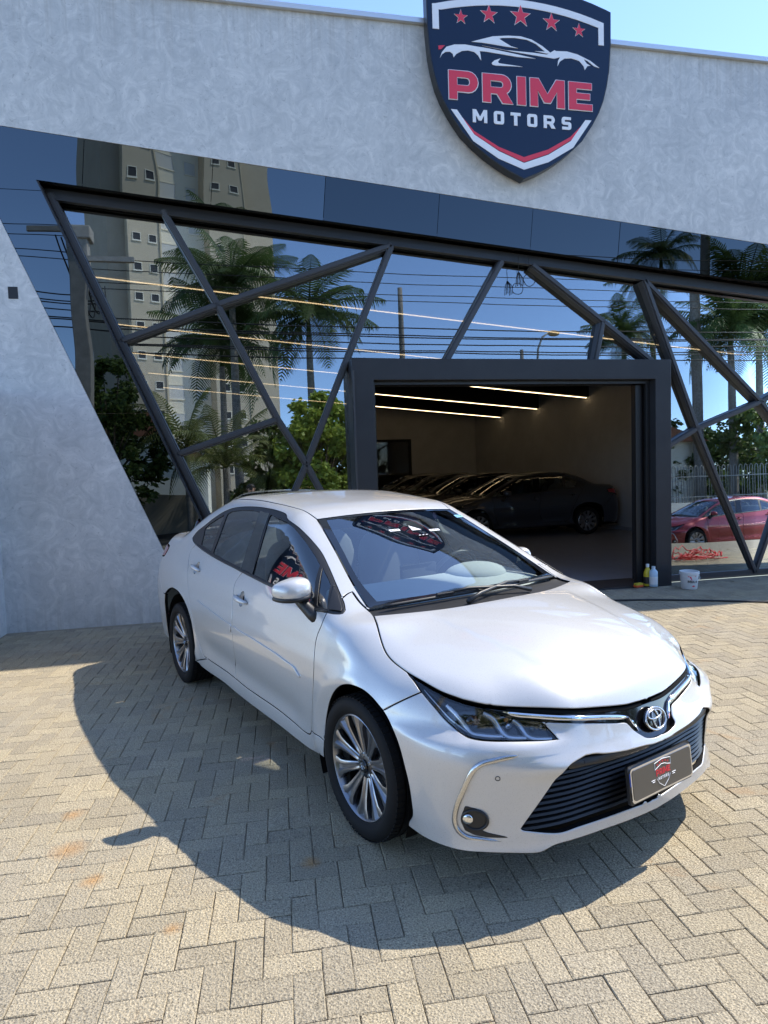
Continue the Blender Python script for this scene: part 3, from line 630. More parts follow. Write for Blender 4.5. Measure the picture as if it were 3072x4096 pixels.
# ---------------------------------------------------------------- ground
FW = 7.6                                                            # facade plane
gv, gf = [], []; gx = [-60,-30,-15,-8,-4,-2.66,0,3,6,7.5,9,12,16,22,30,45,70]; gy = [7.7,6,4.5,3,2,1,0,-.8,-1.4,-2,-2.6,-3.2,-4.2,-5]
def gz(x, y):
    y0 = np.interp(x, [5.5, 9.5], [-.8, 3.2]); return -.010-.56*float(smoothstep(y0, y0-3.2, y))
for y in gy: gv += [(x, y, gz(x, y)) for x in gx]
nx_ = len(gx); gf = [(j*nx_+i, (j+1)*nx_+i, (j+1)*nx_+i+1, j*nx_+i+1) for j in range(len(gy)-1) for i in range(nx_-1)]
forecourt = tag(mesh('paved_forecourt', gv, gf, M_SAND, smooth=True), 'herringbone paved forecourt of rough sand coloured blocks', kind='structure')
M_ASPH = speckled('asphalt', (.045,.045,.047), (.075,.073,.07), 30., .9)
tag(mesh('street', [(-300,-5,-.585),(300,-5,-.585),(300,-13,-.585),(-300,-13,-.585)], [(0,3,2,1)], M_ASPH), 'asphalt street behind the viewer', kind='structure')
MB().box(-300, 300, -16, -13, -.7, -.45).build('pavement', speckled('pavement_concrete', (.28,.27,.25), (.38,.36,.33), 4.)); tag(bpy.data.objects['pavement'], 'concrete pavement across the street', kind='structure')
tag(mesh('ground', [(-600,-16,-.5),(600,-16,-.5),(600,-700,-.5),(-600,-700,-.5)], [(0,3,2,1)], speckled('dry_grass_ground', (.07,.075,.03), (.14,.12,.06), 1.5)), 'rough ground beyond the street', kind='structure')
tag(mesh('side_ground', [(-600,60,-.10),(-600,-5,-.60),(-60,-5,-.60),(-60,60,-.10)], [(0,1,2,3)], M_SAND), 'open ground to the side', kind='structure')
# block paving: a herringbone of 196 x 98 mm blocks, bevelled and slightly uneven
PW, PL, ROT = .0975, .195, math.radians(-2.6); rng = random.Random(5)
def block_mesh(w, l, h, tone, seed):
    r = random.Random(seed); b = .0035; g = .0012
    x0, x1, y0, y1 = -w/2+g, w/2-g, -l/2+g, l/2-g; j = lambda: r.uniform(-.0012, .0012)
    V = [(x0+j(), y0+j(), -.02), (x1+j(), y0+j(), -.02), (x1+j(), y1+j(), -.02), (x0+j(), y1+j(), -.02)]
    V += [(x, y, h-b*.8) for x, y, _ in V[:4]]
    V += [(x0+b+j(), y0+b+j(), h+j()*.4), (x1-b+j(), y0+b+j(), h+j()*.4), (x1-b+j(), y1-b+j(), h+j()*.4), (x0+b+j(), y1-b+j(), h+j()*.4)]
    F = [(0,1,5,4),(1,2,6,5),(2,3,7,6),(3,0,4,7),(4,5,9,8),(5,6,10,9),(6,7,11,10),(7,4,8,11),(8,9,10,11)]
    return V, F
spots = []
ca, sa = math.cos(ROT), math.sin(ROT)
for i in range(-130, 131):
    for j in range(-130, 131):
        k = (i+j) % 4                                              # herringbone on a square lattice of block widths
        if k == 0: c = ((i+1)*PW, (j+.5)*PW, 1)                    # lies along x
        elif k == 2: c = ((i+.5)*PW, (j+1)*PW, 0) if 0 else None
        else: c = None
        if c: spots.append(c)
        if (i-j) % 4 == 0: pass
spots = []
for r_ in range(-140, 141):                                        # stepped rows: each pair is one block across and one along
    for q in range(-75, 76):
        ox, oy = q*2*PL/2*1.0, 0
        x = (r_+4*q)*PW; y = r_*PW
        spots.append((x+PW, y+PW/2, 1)); spots.append((x+PW/2+2*PW, y-PW+PW/2+.5*PW+PW*0+0, 0))
vis = []
for x, y, o in spots:
    X, Y = x*ca-y*sa+.02, x*sa+y*ca+3.2
    if not (-2.60 < X < 9.6 and .7 < Y < 7.47): continue
    if 4.2 < X < 5.5 and Y > 7.42: continue
    if X < -.36*Y-.25 or X > 1.0*Y+.35:
        if not (X > 4.5 and Y > 4.6): continue
    vis.append((X, Y, o))
vis.sort(key=lambda t: t[0]**2*.6+t[1]**2)
inview = [v for v in vis if -.36*v[1]-.1 < v[0] < .93*v[1]+.1]
near = set(inview[:300])
vars_ = []
def add_tone(me, vals):
    a = me.attributes.new('tone', 'FLOAT', 'FACE'); a.data.foreach_set('value', vals)
for k in range(10):
    V, F = block_mesh(PW, PL, rng.uniform(-.001, .0015), 0, k); me = bpy.data.meshes.new('paving_block'); me.from_pydata(V, [], F); me.update(); me.materials.append(M_PAVER); add_tone(me, [rng.random()]*len(F)); vars_.append(me)
big = MB(); tones = []
for X, Y, o in vis:
    a = ROT+(math.pi/2 if o else 0)+rng.uniform(-.006, .006); z = rng.uniform(-.0015, .0015)
    if (X, Y, o) in near:
        ob = bpy.data.objects.new('paving_block', vars_[rng.randrange(10)]); COL.objects.link(ob); ob.parent = forecourt; ob.location = (X, Y, z); ob.rotation_euler = (rng.uniform(-.006,.006), rng.uniform(-.006,.006), a+(math.pi if rng.random() < .5 else 0))
    else:
        V, F = block_mesh(PW, PL, z, 0, rng.random()); c, s = math.cos(a), math.sin(a); t1, t2 = rng.uniform(-.006,.006), rng.uniform(-.006,.006)
        big.add([(X+x*c-y*s, Y+x*s+y*c, h+x*t1+y*t2) for x, y, h in V], F); tones += [rng.random()]*len(F)
bo = big.build('paving_blocks', M_PAVER, forecourt); add_tone(bo.data, tones); bo['kind'] = 'stuff'
# ---------------------------------------------------------------- showroom
shop = thing('showroom_building', 'grey cement showroom front with slanted black band and faceted glass', 'building', (0, 0, 0))
zt = lambda x: 5.333-.0915*(x+2.39)
zb = lambda x: 4.808-.0925*(x+2.08)
XR, XL, TOP = 11.5, -2.66, 6.80
MB().prism([(XL,zt(XL)+.004),(XR,zt(XR)+.004),(XR,TOP),(XL,TOP)], 'y', FW, FW+.25).build('cement_wall', M_CEMENT, shop)
dl = lambda z: -2.45+(4.385-z)/2.462                                # cement edge of the slanted band
di = lambda z: -2.08+(4.808-z)/2.45                                 # glass edge of the slanted band
zc = 4.385+(-2.45-XL)*2.462
MB().prism([(XL,-.05),(dl(-.05),-.05),(XL+.003,zc-.01),(XL,zc-.01)], 'y', FW, FW+.25).build('cement_wall', M_CEMENT, shop)
MB().box(XL-.05, XR, FW-.05, FW+.30, TOP, TOP+.055).build('roof_flashing', M_FLASH, shop)
MB().box(XL+.24, XL+.335, FW-.006, FW, 3.565, 3.69).build('blank_cover_plate', M_PORTAL, shop, bevel=.004)
# black band: one panel between joints, joints square to its slope
jt = [XL, -1.578, -.25, 1.0, 2.36, 3.555, 4.744, 6.113, 7.5, 8.9, XR]; sk = .048
for k in range(len(jt)-1):
    a, b = jt[k]+(.003 if k else 0), jt[k+1]-.003
    pts = [(a, zt(a)), (b, zt(b)), (b-sk if k < len(jt)-2 else b, zb(b-sk)), (max(a-sk, XL) if k else di(4.808)-.0, zb(a-sk) if k else 4.808)]
    if k == 0: pts = [(XL, zt(XL)), (b, zt(b)), (b-sk, zb(b-sk)), (-2.08, 4.808), (di(4.70), 4.70), (dl(4.70), 4.70), (XL+.003, zc)]
    MB().prism(pts, 'y', FW+.004+.0015*((k*7) % 3), FW+.05).build('fascia_panel', M_FASCIA if k < 3 else M_FASCIA_FLAT, shop)
for z1, z0 in ((4.694, 2.35), (2.344, .0)):
    MB().prism([(dl(z1)+.004,z1),(di(z1),z1),(di(z0),z0),(dl(z0)+.004,z0)], 'y', FW+.004, FW+.05).build('fascia_panel', M_FASCIA, shop)
GY = 7.85
MB().prism([(-2.08,4.808+.012),(XR,zb(XR)+.012),(XR,zb(XR)+.03),(-2.08,4.808+.03)], 'y', FW+.01, GY+.1).build('soffit', M_SOFFIT, shop)
MB().bar((-2.1, GY-.03, zb(-2.1)-.055), (XR, GY-.03, zb(XR)-.055), .10, .10).build('header_beam', M_HEADER, shop, bevel=.006)
MB().bar((-2.0, GY-.06, zb(-2.0)-.115), (XR, GY-.06, zb(XR)-.115), .022, .07).build('header_trim', M_HEADER, shop, bevel=.004)
MB().prism([(di(4.80),4.80),(di(4.80)+.018,4.80),(di(0)+.018,0),(di(0),0)], 'y', FW+.004, GY).build('reveal', M_PORTAL, shop)
N = {'L0': (-2.0,4.74), 'L2': (-1.355,3.166), 'L4': (-.815,1.885), 'LB': (-.045,.03), 'H1': (-.832,4.62), 'J1': (-.283,3.587), 'J4': (.348,2.271), 'J3': (.667,1.73), 'B3': (1.49,.03), 'H2': (1.791,4.335),
     'B1a': (-.16,.03), 'H3': (3.206,4.20), 'P1': (2.428,2.93), 'H6': (3.611,4.165), 'J6': (4.584,3.475), 'P2': (4.466,2.93), 'P3': (5.345,2.93), 'H8': (5.19,4.02), 'J10': (5.976,2.061), 'B8': (6.90,.03), 'J9': (6.977,2.414), 'PR': (5.385,1.76),
     'R9': (9.2,-.05), 'R10': (9.2,3.45), 'R11': (7.9,2.45), 'RH': (9.2,3.66), 'RB': (9.2,.03)}
bars = [('L0','L2'),('L2','L4'),('L4','LB'),('H1','J1'),('J1','J4'),('J4','J3'),('J3','B3'),('L2','J1'),('J1','H2'),('H2','J3'),('J3','B1a'),('L4','J4'),('H3','P1'),('H6','J6'),('J6','P3'),('J6','P2'),('H8','J10'),('J10','B8'),('H8','J9'),('J9','R9'),('PR','J10'),('J10','J9'),('J9','R10'),('B8','R11')]
for a, b in bars:
    (x0, z0), (x1, z1) = N[a], N[b]; w = .092 if a[0] == 'L' and b[0] == 'L' else .076
    MB().bar((x0, GY-.020, z0), (x1, GY-.020, z1), w, .125).bar((x0, GY-.092, z0), (x1, GY-.092, z1), w*.62, .022).build('mullion', M_ALU, shop, bevel=.005)
LEAN = .021                                                         # the panes lean back a little
def pane(*pts):
    c = [(N[p] if isinstance(p, str) else p) for p in pts]; V = [(x, GY-.006+LEAN*(z-2.3), z) for x, z in c]; V += [(x, y+.008, z) for x, y, z in V]; n = len(c)
    mesh('glass_pane', V, [tuple(range(n)), tuple(range(2*n-1, n-1, -1))]+[(i, (i+1)%n, n+(i+1)%n, n+i) for i in range(n)], M_PANE, shop)
pane('L0','H1','J1','L2'); pane('H1',(1.70,4.37),'H2','J1'); pane('L2','J1','J4','L4'); pane('J1','H2','J3','J4'); pane('L4','J4','J3','B1a','LB'); pane('J3',(1.21,2.93 if 0 else .68),(1.21,.03),'B1a')
pane('J3','H2',(1.79,4.33),(1.21,2.93) if 0 else (1.225,2.93),(1.21,.75)); pane('H2','H3','P1',(1.24,2.93)); pane('H3','H6','J6','P2','P1'); pane('J6','P3','P2'); pane('H6','H8',(5.45,3.2),'P3','J6')
pane('H8','J9','J10'); pane((5.40,3.35),'J10','PR',(5.385,2.93)); pane('PR','J10','B8',(5.385,.03)); pane('J10','J9','R11','B8'); pane('H8','RH','R10','J9'); pane('J9','R10','R9') ; pane('B8','R11','R9','RB')
MB().box(5.385, 9.3, GY-.08, GY+.06, -.02, .075).build('sill_rail', M_ALU, shop, bevel=.005); MB().box(-.2, 1.2, GY-.08, GY+.06, -.02, .075).build('sill_rail', M_ALU, shop, bevel=.005)
MB().box(9.15, XR, FW, GY+.1, -.05, zb(9.15)).build('cement_wall', M_CEMENT, shop)
# entrance portal
PF = 7.50
def frame_prism(x0, x1, z1, ix0, ix1, iz1, ya, yb): return MB().prism([(x0,-.02),(ix0,-.02),(ix0,iz1),(ix1,iz1),(ix1,-.02),(x1,-.02),(x1,z1),(x0,z1)], 'y', ya, yb)
frame_prism(1.21, 5.385, 2.94, 1.464, 5.158, 2.69, PF, 8.05).build('portal_frame', M_PORTAL, shop, bevel=.006)
frame_prism(1.468, 5.154, 2.686, 1.50, 5.10, 2.65, 7.62, 7.66).build('door_track', M_HEADER, shop); frame_prism(1.468, 5.154, 2.686, 1.50, 5.10, 2.65, 7.80, 7.84).build('door_track', M_HEADER, shop)
MB().box(5.00, 5.098, 7.70, 7.76, .0, 2.64).build('folded_door_leaf', M_HEADER, shop, bevel=.004)
MB().box(1.215, 1.235, PF-.012, PF-.002, 0, 2.80).build('portal_strip', M_ALU, shop)
MB().box(1.464, 5.158, PF+.02, 8.1, -.03, .012).build('threshold', M_ALU, shop)
# interior
BY = 24.4
MB().box(-2.66, 8.80, 7.98, BY, -.06, .0).build('interior_floor', M_INFLOOR, shop)
MB().box(8.80, 8.95, 8.0, BY+.1, -.06, 5.4).build('interior_wall', M_INWALL, shop); MB().box(-2.80, -2.66, 7.86, BY+.1, -.06, 6.4).build('interior_wall', M_INWALL, shop); MB().box(-2.8, 8.95, BY, BY+.12, -.06, 6.4).build('interior_wall', M_INWALL, shop)
MB().box(8.785, 8.80, 8.0, BY, 0, .09).build('skirting', M_INFLOOR, shop)
zs = lambda x: 4.463-.098*(x+2.569)
MB().prism([(-2.66,zs(-2.66)+.75),(8.8,zs(8.8)+.75),(8.8,zs(8.8)+.80),(-2.66,zs(-2.66)+.80)], 'y', 7.86, BY).build('ceiling', M_INBLACK, shop)
MB().box(-2.66, XR, 7.85, 7.97, 5.0, TOP-.01).build('wall_back', M_INBLACK, shop); MB().prism([(-2.66,4.86),(XR,3.62),(XR,5.0),(-2.66,5.0)], 'y', 7.96, 8.04).build('wall_back', M_INBLACK, shop)
MB().box(-2.8, XR, 7.9, BY+.1, TOP-.2, TOP-.05).build('roof_slab', M_INBLACK, shop)
for k in range(6):
    y = 9.7+3*k-(.25 if k == 5 else 0); x1 = 8.78 if k < 5 else .3
    MB().prism([(-2.655,zs(-2.655)+.03),(x1,zs(x1)+.03),(x1,zs(x1)+.60),(-2.655,zs(-2.655)+.60)], 'y', y-.08, y+.30).build('ceiling_beam', M_INBLACK, shop)
    st = MB().bar((-2.6, y, zs(-2.6)+.012), (x1-.02, y, zs(x1-.02)+.012), .014, .014).build('led_strip_light', M_LED)
    tag(st, ['warm light strip under the ceiling beam nearest the glass', 'warm light strip second from the glass front', 'warm light strip on the third beam, cut by the portal top', 'warm light strip on the fourth beam, seen through the doorway', 'warm light strip on the fifth beam, lowest in the doorway', 'short warm light strip deepest in the showroom, left side only'][k], 'light strip', 'led strips on the showroom ceiling')
MB().box(6.7, 6.92, 8.5, 8.75, 0, 3.1).build('column', mat('brown_column', (.045,.035,.03), .5), shop)
dr = MB().box(4.66, 4.76, BY-.06, BY, 0, 2.80).box(6.05, 6.15, BY-.06, BY, 0, 2.80).box(4.76, 6.05, BY-.06, BY, 2.70, 2.80); dr.build('inner_door_frame', M_INBLACK, shop)
MB().box(4.76, 6.05, BY-.03, BY-.02, 0, 2.70).build('inner_door_glass', glass_mat('office_glass', (.5,.5,.5), .05), shop)
MB().box(2.1, 2.75, BY-.05, BY-.01, 1.75, 2.25).build('wall_notice', mat('amber_notice', (.35,.22,.06), .6), shop)
# ---------------------------------------------------------------- shield signs
def star(cx, cy, r): return [(cx+r*(1 if i % 2 == 0 else .40)*math.sin(math.pi*i/5), cy+r*(1 if i % 2 == 0 else .40)*math.cos(math.pi*i/5)) for i in range(10)]
def make_shield(label):
    s = thing('shield_sign', label, 'sign')
    hw = [(1.16,.975),(1.157,.595),(1.13,.29),(1.095,.10),(1.055,-.07),(.94,-.325),(.90,-.39),(.76,-.59),(.61,-.695),(.46,-.835),(.325,-.893),(.19,-.975),(0,-1.05)]
    hw = [(1.16,.975),(1.157,.595),(1.133,.29),(1.098,.10),(1.052,-.07),(.99,-.215),(.90,-.37),(.76,-.565),(.61,-.70),(.46,-.812),(.325,-.895),(.19,-.968),(0,-1.05)]
    arch = [(1.16*math.cos(a), 0) for a in ()]; top = [(x, 1.17-.144*x*x) for x in np.linspace(-1.1, 1.1, 13)]
    outl = [(-x, z) for x, z in hw[::-1]]+top+hw[:-1]
    def pl(nm, m, polys, y0, d, par=s, bev=0):
        mb = MB()
        for o, h in polys: mb.add(*flat_poly(o, h, d, lambda u, v, w: (u, y0-w, v)))
        return mb.build(nm, m, par)
    pl('sign_box', M_SIGNBLACK, [(outl, [])], .13, .128); pl('sign_face', M_NAVY, [([(x*.988, z*.988) for x, z in outl], [])], .003, .003)
    pl('sign_bracket', M_FLASH, [([(-.95,1.0),(.95,1.0),(.95,.80),(-.95,.80)], [])], .17, .04)
    arc = [(x, .985-.135*x*x) for x in np.linspace(-1.05, 1.05, 15)]; ai = [(x, .905-.135*x*x) for x in np.linspace(.985, -.985, 15)]
    pl('sign_border', M_SIGNWHITE, [([(-1.092,.557),(-1.092,.83)]+arc[:]+[(1.06,.835),(1.06,.575),(.99,.575),(.99,.775)]+ai+[(-1.016,.775),(-1.016,.557)], [])], 0, .006)
    for k, (x, z, r) in enumerate(((-.749,.717,.078),(-.405,.782,.102),(-.012,.805,.122),(.379,.775,.102),(.735,.717,.078))):
        o = pl('star_rim', M_SIGNWHITE, [(star(x, z, r*1.12), [])], 0, .004); pl('star', M_SIGNRED, [(star(x, z, r), [])], -.004, .004, o)
    for c, o, h in logo_word('PRIME', -.915, .895, -.205, .113, .15):
        g = [(x, z) for x, z in o]; cx = sum(p[0] for p in g)/len(g); cz = sum(p[1] for p in g)/len(g)
        W = inset(np.array(o), -.010); hh = [list(map(tuple, inset(np.array(q), .008))) for q in h]
        b = pl('letter_rim', M_SIGNWHITE, [(list(map(tuple, W)), hh)], 0, .010); pl('letter', M_SIGNRED, [(o, h)], -.010, .005, b)
    for c, o, h in logo_word('MOTORS', -.632, .618, -.445, -.298, .52): pl('letter', M_SIGNWHITE, [(o, h)], 0, .008)
    pl('chevron', M_SIGNWHITE, [([(-.895,-.318),(-.824,-.318),(-.62,-.583),(-.316,-.752),(0,-.868),(.315,-.752),(.61,-.573),(.805,-.314),(.886,-.312),(.64,-.648),(.316,-.838),(0,-.945),(-.318,-.838),(-.63,-.658)], [])], 0, .006)
    pl('chevron_line', M_SIGNRED, [([(-.78,-.38),(-.618,-.544),(-.315,-.703),(0,-.800),(.315,-.69),(.605,-.525),(.765,-.372),(.628,-.553),(.315,-.742),(0,-.858),(-.314,-.742),(-.628,-.572)], [])], 0, .005)
    sp = lambda p: [tuple(q) for q in catmull(np.array([(a, 0, b) for a, b in p]), .02, True)[:, [0, 2]]]
    car_ = pl('car_emblem', M_SIGNWHITE, [([(-1.014,.238),(-.99,.304),(-.933,.37),(-.839,.404),(-.708,.417),(-.595,.410),(-.444,.402),(-.291,.390),(-.06,.367),(.17,.342),(-.061,.339),(-.292,.353),(-.445,.362),(-.53,.362),(-.520,.322),(-.514,.258),(-.55,.312),(-.597,.345),(-.672,.355),(-.747,.342),(-.814,.304),(-.848,.263),(-.858,.30),(-.888,.320),(-.943,.314),(-.987,.284)], []),
        ([(-.626,.456),(-.518,.492),(-.365,.541),(-.172,.568),(-.017,.576),(.119,.553),(.255,.493),(.363,.424),(.317,.412),(.16,.426),(.292,.432),(.177,.508),(.06,.545),(-.095,.551),(-.25,.535),(-.285,.522),(-.21,.485),(-.136,.452),(-.05,.438),(-.2,.442),(-.36,.452),(-.5,.458)], []),
        ([(-.50,.425),(-.20,.402),(.136,.405),(.313,.400),(.38,.44),(.413,.462),(.43,.452),(.573,.461),(.713,.439),(.875,.383),(.997,.31),(.93,.322),(.84,.378),(.79,.395),(.83,.345),(.88,.325),(.84,.318),(.806,.269),(.790,.313),(.733,.366),(.632,.388),(.542,.377),(.481,.338),(.45,.282),(.458,.345),(.485,.388),(.412,.363),(.312,.368),(-.1,.392)], []),
        ([(-.384,.241),(-.351,.273),(-.274,.303),(-.305,.262),(-.294,.246),(.005,.234),(-.333,.217),(-.371,.222)], [])], 0, .006)
    pl('car_emblem_light', M_SIGNRED, [([(-1.03,.374),(-.951,.385),(-.998,.338),(-1.026,.332)], [])], 0, .006)
    return s
sign = make_shield('large navy shield sign with red PRIME lettering high on the cement wall'); sign.location = (3.36, 7.42, 6.10); sign['group'] = 'shield signs of the showroom'
# low side wall at the left edge, with a smaller shield that shows only in the car's door glass
side_wall = tag(MB().box(-2.95, -2.66, 5.3, FW-.002, -.6, 2.62).build('side_wall', M_CEMENT), 'low cement side wall meeting the facade at the left edge', 'wall')
s2 = make_shield('smaller navy shield sign on the low side wall, mirrored in the car window'); s2['group'] = 'shield signs of the showroom'
s2.scale = (.44, .44, .44); s2.rotation_euler = (0, 0, math.radians(90)); s2.location = (-2.60, 6.25, 2.02)
# ---------------------------------------------------------------- street side, seen mirrored in the glass
rnd = random.Random(11)
M_BARK = speckled('palm_bark', (.16,.14,.12), (.27,.25,.22), 9., .9, .01)
M_WOOD = speckled('tree_bark', (.07,.055,.04), (.14,.11,.085), 12., .9, .01)
def leaf_mat(name, a, b_):
    m = mat(name, a, .5, spec=.35); nt, l, b = nodes(m); o = nt.new('ShaderNodeObjectInfo'); n = tex(nt, 'Noise', Scale=3., Detail=3.); l.new(coords(m), n.inputs['Vector'])
    ad = nt.new('ShaderNodeMath'); ad.operation = 'MULTIPLY_ADD'; ad.inputs[1].default_value = .35; l.new(o.outputs['Random'], ad.inputs[0]); l.new(n.outputs['Fac'], ad.inputs[2])
    c = ramp(m, ad.outputs[0], [(.35, a), (.95, b_)]); l.new(c, b.inputs['Base Color'])
    tl = nt.new('ShaderNodeBsdfTranslucent'); l.new(c, tl.inputs[0]); mx = nt.new('ShaderNodeMixShader'); mx.inputs[0].default_value = .35
    l.new(b.outputs[0], mx.inputs[1]); l.new(tl.outputs[0], mx.inputs[2]); l.new(mx.outputs[0], nt['Material Output'].inputs[0]); return m
M_PALM = leaf_mat('palm_leaf', (.045,.075,.022), (.10,.15,.045)); M_COCO = leaf_mat('young_palm_leaf', (.09,.125,.03), (.22,.23,.07))
M_LEAF = leaf_mat('bright_leaf', (.20,.27,.035), (.38,.46,.085)); M_DKLEAF = leaf_mat('dark_leaf', (.055,.09,.022), (.13,.18,.045))
def frond_mesh(name, L, wid, droop, n, m, seed, lean=.5):
    r = random.Random(seed); V, F = [], []
    spine = []
    for i in range(n+1):
        t = i/n; spine.append(Vector((L*(t-.18*droop*t*t), 0, L*(lean*t-droop*t*t*.85))))
    mb = MB(); mb.tube([tuple(p) for p in spine], [.035*(1-.85*i/n) for i in range(n+1)], 4)
    for i in range(2, n+1):
        p = spine[i]; t = i/n; ll = wid*(math.sin(math.pi*min(1, t*.92+.10))**.6)*r.uniform(.85, 1.1); d = (spine[i]-spine[i-1]).normalized()
        for sg in (1, -1):
            a = Vector((d.x*.55, sg, d.z*.55)).normalized(); tip = p+a*ll+Vector((0,0,-ll*r.uniform(.25,.75))); mid = p+a*ll*.5+Vector((0,0,-ll*.06)); w = .024*L/2.6
            mb.add([tuple(p-d*w), tuple(p+d*w), tuple(mid+d*w*1.1), tuple(tip), tuple(mid-d*w*1.1)], [(0,1,2,4),(4,2,3)])
    me = bpy.data.meshes.new(name); me.from_pydata(mb.V, [], mb.F); me.update(); me.materials.append(m); return me
FRONDS = [frond_mesh('frond', 2.9, .72, d, 30, M_PALM, k, ln) for k, (d, ln) in enumerate(((.55,.75),(.85,.6),(1.05,.45)))]
COCOF = [frond_mesh('frond', 2.9, .60, d, 26, M_COCO, 20+k, ln) for k, (d, ln) in enumerate(((.6,.95),(.9,.8),(1.1,.6)))]
def palm(label, x, y, h, r0, nf, size=1., fr=FRONDS, lean=(0,0), group='royal palms across the street'):
    t = thing('palm_tree', label, 'palm tree', (x, y, -.55), 0, group); h += .55
    pts = [(lean[0]*s*s, lean[1]*s*s, h*s) for s in np.linspace(0, 1, 9)]; rs = [r0*(1.25 if i == 0 else 1-.25*abs(i/8-.45)-.25*i/8) for i in range(9)]
    MB().tube(pts, rs, 12).build('trunk', M_BARK, t, smooth=True)
    if nf and fr is FRONDS: MB().tube([pts[-1], (pts[-1][0], pts[-1][1], h+.9*size)], [rs[-1]*.9, rs[-1]*.45], 10).build('crown_shaft', M_PALM, t, smooth=True)
    for k in range(nf):
        o = bpy.data.objects.new('frond', fr[(k*7) % 3]); COL.objects.link(o); o.parent = t; top = .8*size if fr is FRONDS else .05
        o.location = (pts[-1][0], pts[-1][1], h+top+rnd.uniform(-.12,.15)); s = size*rnd.uniform(.85, 1.1); o.scale = (s, s, s)
        o.rotation_euler = (rnd.uniform(-.2,.2), rnd.uniform(-.75,.62), 2*math.pi*k/nf*2.0+rnd.uniform(-.25,.25))
    return t
palm('royal palm whose crown stands in front of the apartment tower', -.5, -16, 10.6, .24, 34, 1.32)
palm('royal palm standing just right of the tower, mirrored in the glass', 2.9, -14, 8.7, .22, 34, 1.24)
palm('royal palm low behind the tower palm', -1.2, -19, 8.4, .22, 32, 1.42)
palm('small lone palm mirrored above the portal corner', 21.3, -18, 9.2, .20, 32, 1.00)
palm('full palm mirrored far right above the red car', 25.0, -14, 8.4, .25, 36, 1.36); palm('palm crown at the right edge beside the tall bare trunk', 27.6, -15, 8.6, .25, 34, 1.30)
palm('tall royal palm trunk running up into the black band', 23.25, -14.4, 17.5, .30, 18, 1.1); palm('tall royal palm with its crown hidden by a mullion', 24.6, -20, 13.2, .22, 30, 0.94)
palm('bare topped palm trunk standing alone against the sky', 7.5, -15, 11.4, .19, 0, group='bare palm trunks'); palm('short broken palm stump against the sky by the lamp', 13.7, -15, 8.45, .14, 0, group='bare palm trunks')
palm('low arching palm with pale fronds under the tower', -.9, -9, 2.6, .14, 20, 1.0, COCOF, group='low garden palms'); palm('low pale palm beside the dark shrubbery', -2.2, -8.6, 3.2, .13, 18, .85, COCOF, group='low garden palms')
def leaf_clump(name, seed, n, m, R, size):
    r = random.Random(seed); V, F = [], []
    for _ in range(n):
        while True:
            p = Vector((r.uniform(-1,1), r.uniform(-1,1), r.uniform(-1,1)))
            if p.length < 1: break
        p *= R*(.55+.45*r.random()); a = Vector((r.gauss(0,1), r.gauss(0,1), r.gauss(0,.5)-.4)).normalized(); u = a.cross(Vector((r.gauss(0,1), r.gauss(0,1), r.gauss(0,1)))).normalized(); L = size*r.uniform(.7, 1.3); w = L*.32; b = len(V)
        V += [tuple(p), tuple(p+a*L*.5+u*w), tuple(p+a*L), tuple(p+a*L*.5-u*w)]; F.append((b, b+1, b+2, b+3))
    return V, F
def leafy_tree(name, label, x, y, h, rx, rz, m, n_cl, per, lsize, seed, zc=None, group=None, cat='tree', ry=None):
    t = thing(name, label, cat, (x, y, -.55), 0, group); r = random.Random(seed); zc = zc or h-rz; mb = MB()
    MB().tube([(0,0,0),(.08,.05,zc*.5),(-.05,.1,zc)], [.16,.12,.06], 8).build('trunk', M_WOOD, t, smooth=True)
    br = MB()
    for k in range(n_cl):
        a = r.uniform(0, 2*math.pi); q = r.random()**.45; zz = r.uniform(-1, 1); s = math.sqrt(max(.05, 1-zz*zz)); c = Vector((rx*q*s*math.cos(a), (ry or rx)*q*s*math.sin(a), zc+rz*zz*.92))
        V, F = leaf_clump('c', seed*100+k, per, m, r.uniform(.32,.62)*max(.6, rx*.36), lsize); mb.add([tuple(Vector(v)+c) for v in V], F)
        if k % 3 == 0: br.tube([(0,0,zc*.6), tuple(c*.5+Vector((0,0,zc*.35))), tuple(c)], [.05,.03,.008], 4)
    br.build('branches', M_WOOD, t); mesh('crown', mb.V, mb.F, m, t); return t
leafy_tree('leafy_tree', 'bright green leafy tree mirrored beside the portal', 2.6, -8.6, 5.9, 1.85, 2.9, M_LEAF, 210, 95, .19, 3)
leafy_tree('leafy_tree', 'bright shrub low behind the portal corner tree', 4.1, -9.6, 4.4, 1.4, 2.0, M_LEAF, 110, 80, .19, 4)
leafy_tree('dark_tree', 'dark spreading tree mirrored in the slanted black band', -4.6, -8.5, 6.4, 1.9, 2.9, M_DKLEAF, 110, 85, .2, 5)
leafy_tree('dark_tree', 'dark tree under the apartment tower', -6.9, -12, 6.4, 2.4, 3.0, M_DKLEAF, 100, 80, .24, 6)
leafy_tree('dark_tree', 'broad dark tree mirrored at the far right', 27.0, -12.0, 6.2, 3.6, 2.4, M_DKLEAF, 130, 80, .28, 7); leafy_tree('dark_tree', 'dark rounded tree behind the iron fence', 22.0, -17.0, 6.0, 2.6, 2.6, M_DKLEAF, 90, 80, .26, 8)
leafy_tree('dark_tree', 'dark tree right of the low palms', .9, -11.5, 5.2, 1.9, 2.4, M_DKLEAF, 90, 75, .22, 9)
for k, x in enumerate((8, 12.5, 31, 36, -12, -18)):
    leafy_tree('dark_tree', ['round dark tree behind the lone bare trunk', 'round dark tree below the street lamp', 'dark tree beyond the right palms', 'outermost dark tree on the right', 'dark tree left of the tower garden', 'outermost dark tree on the left'][k], x, -24-2*(k % 2), 5.6, 3.4, 2.4, M_DKLEAF, 70, 70, .34, 30+k)
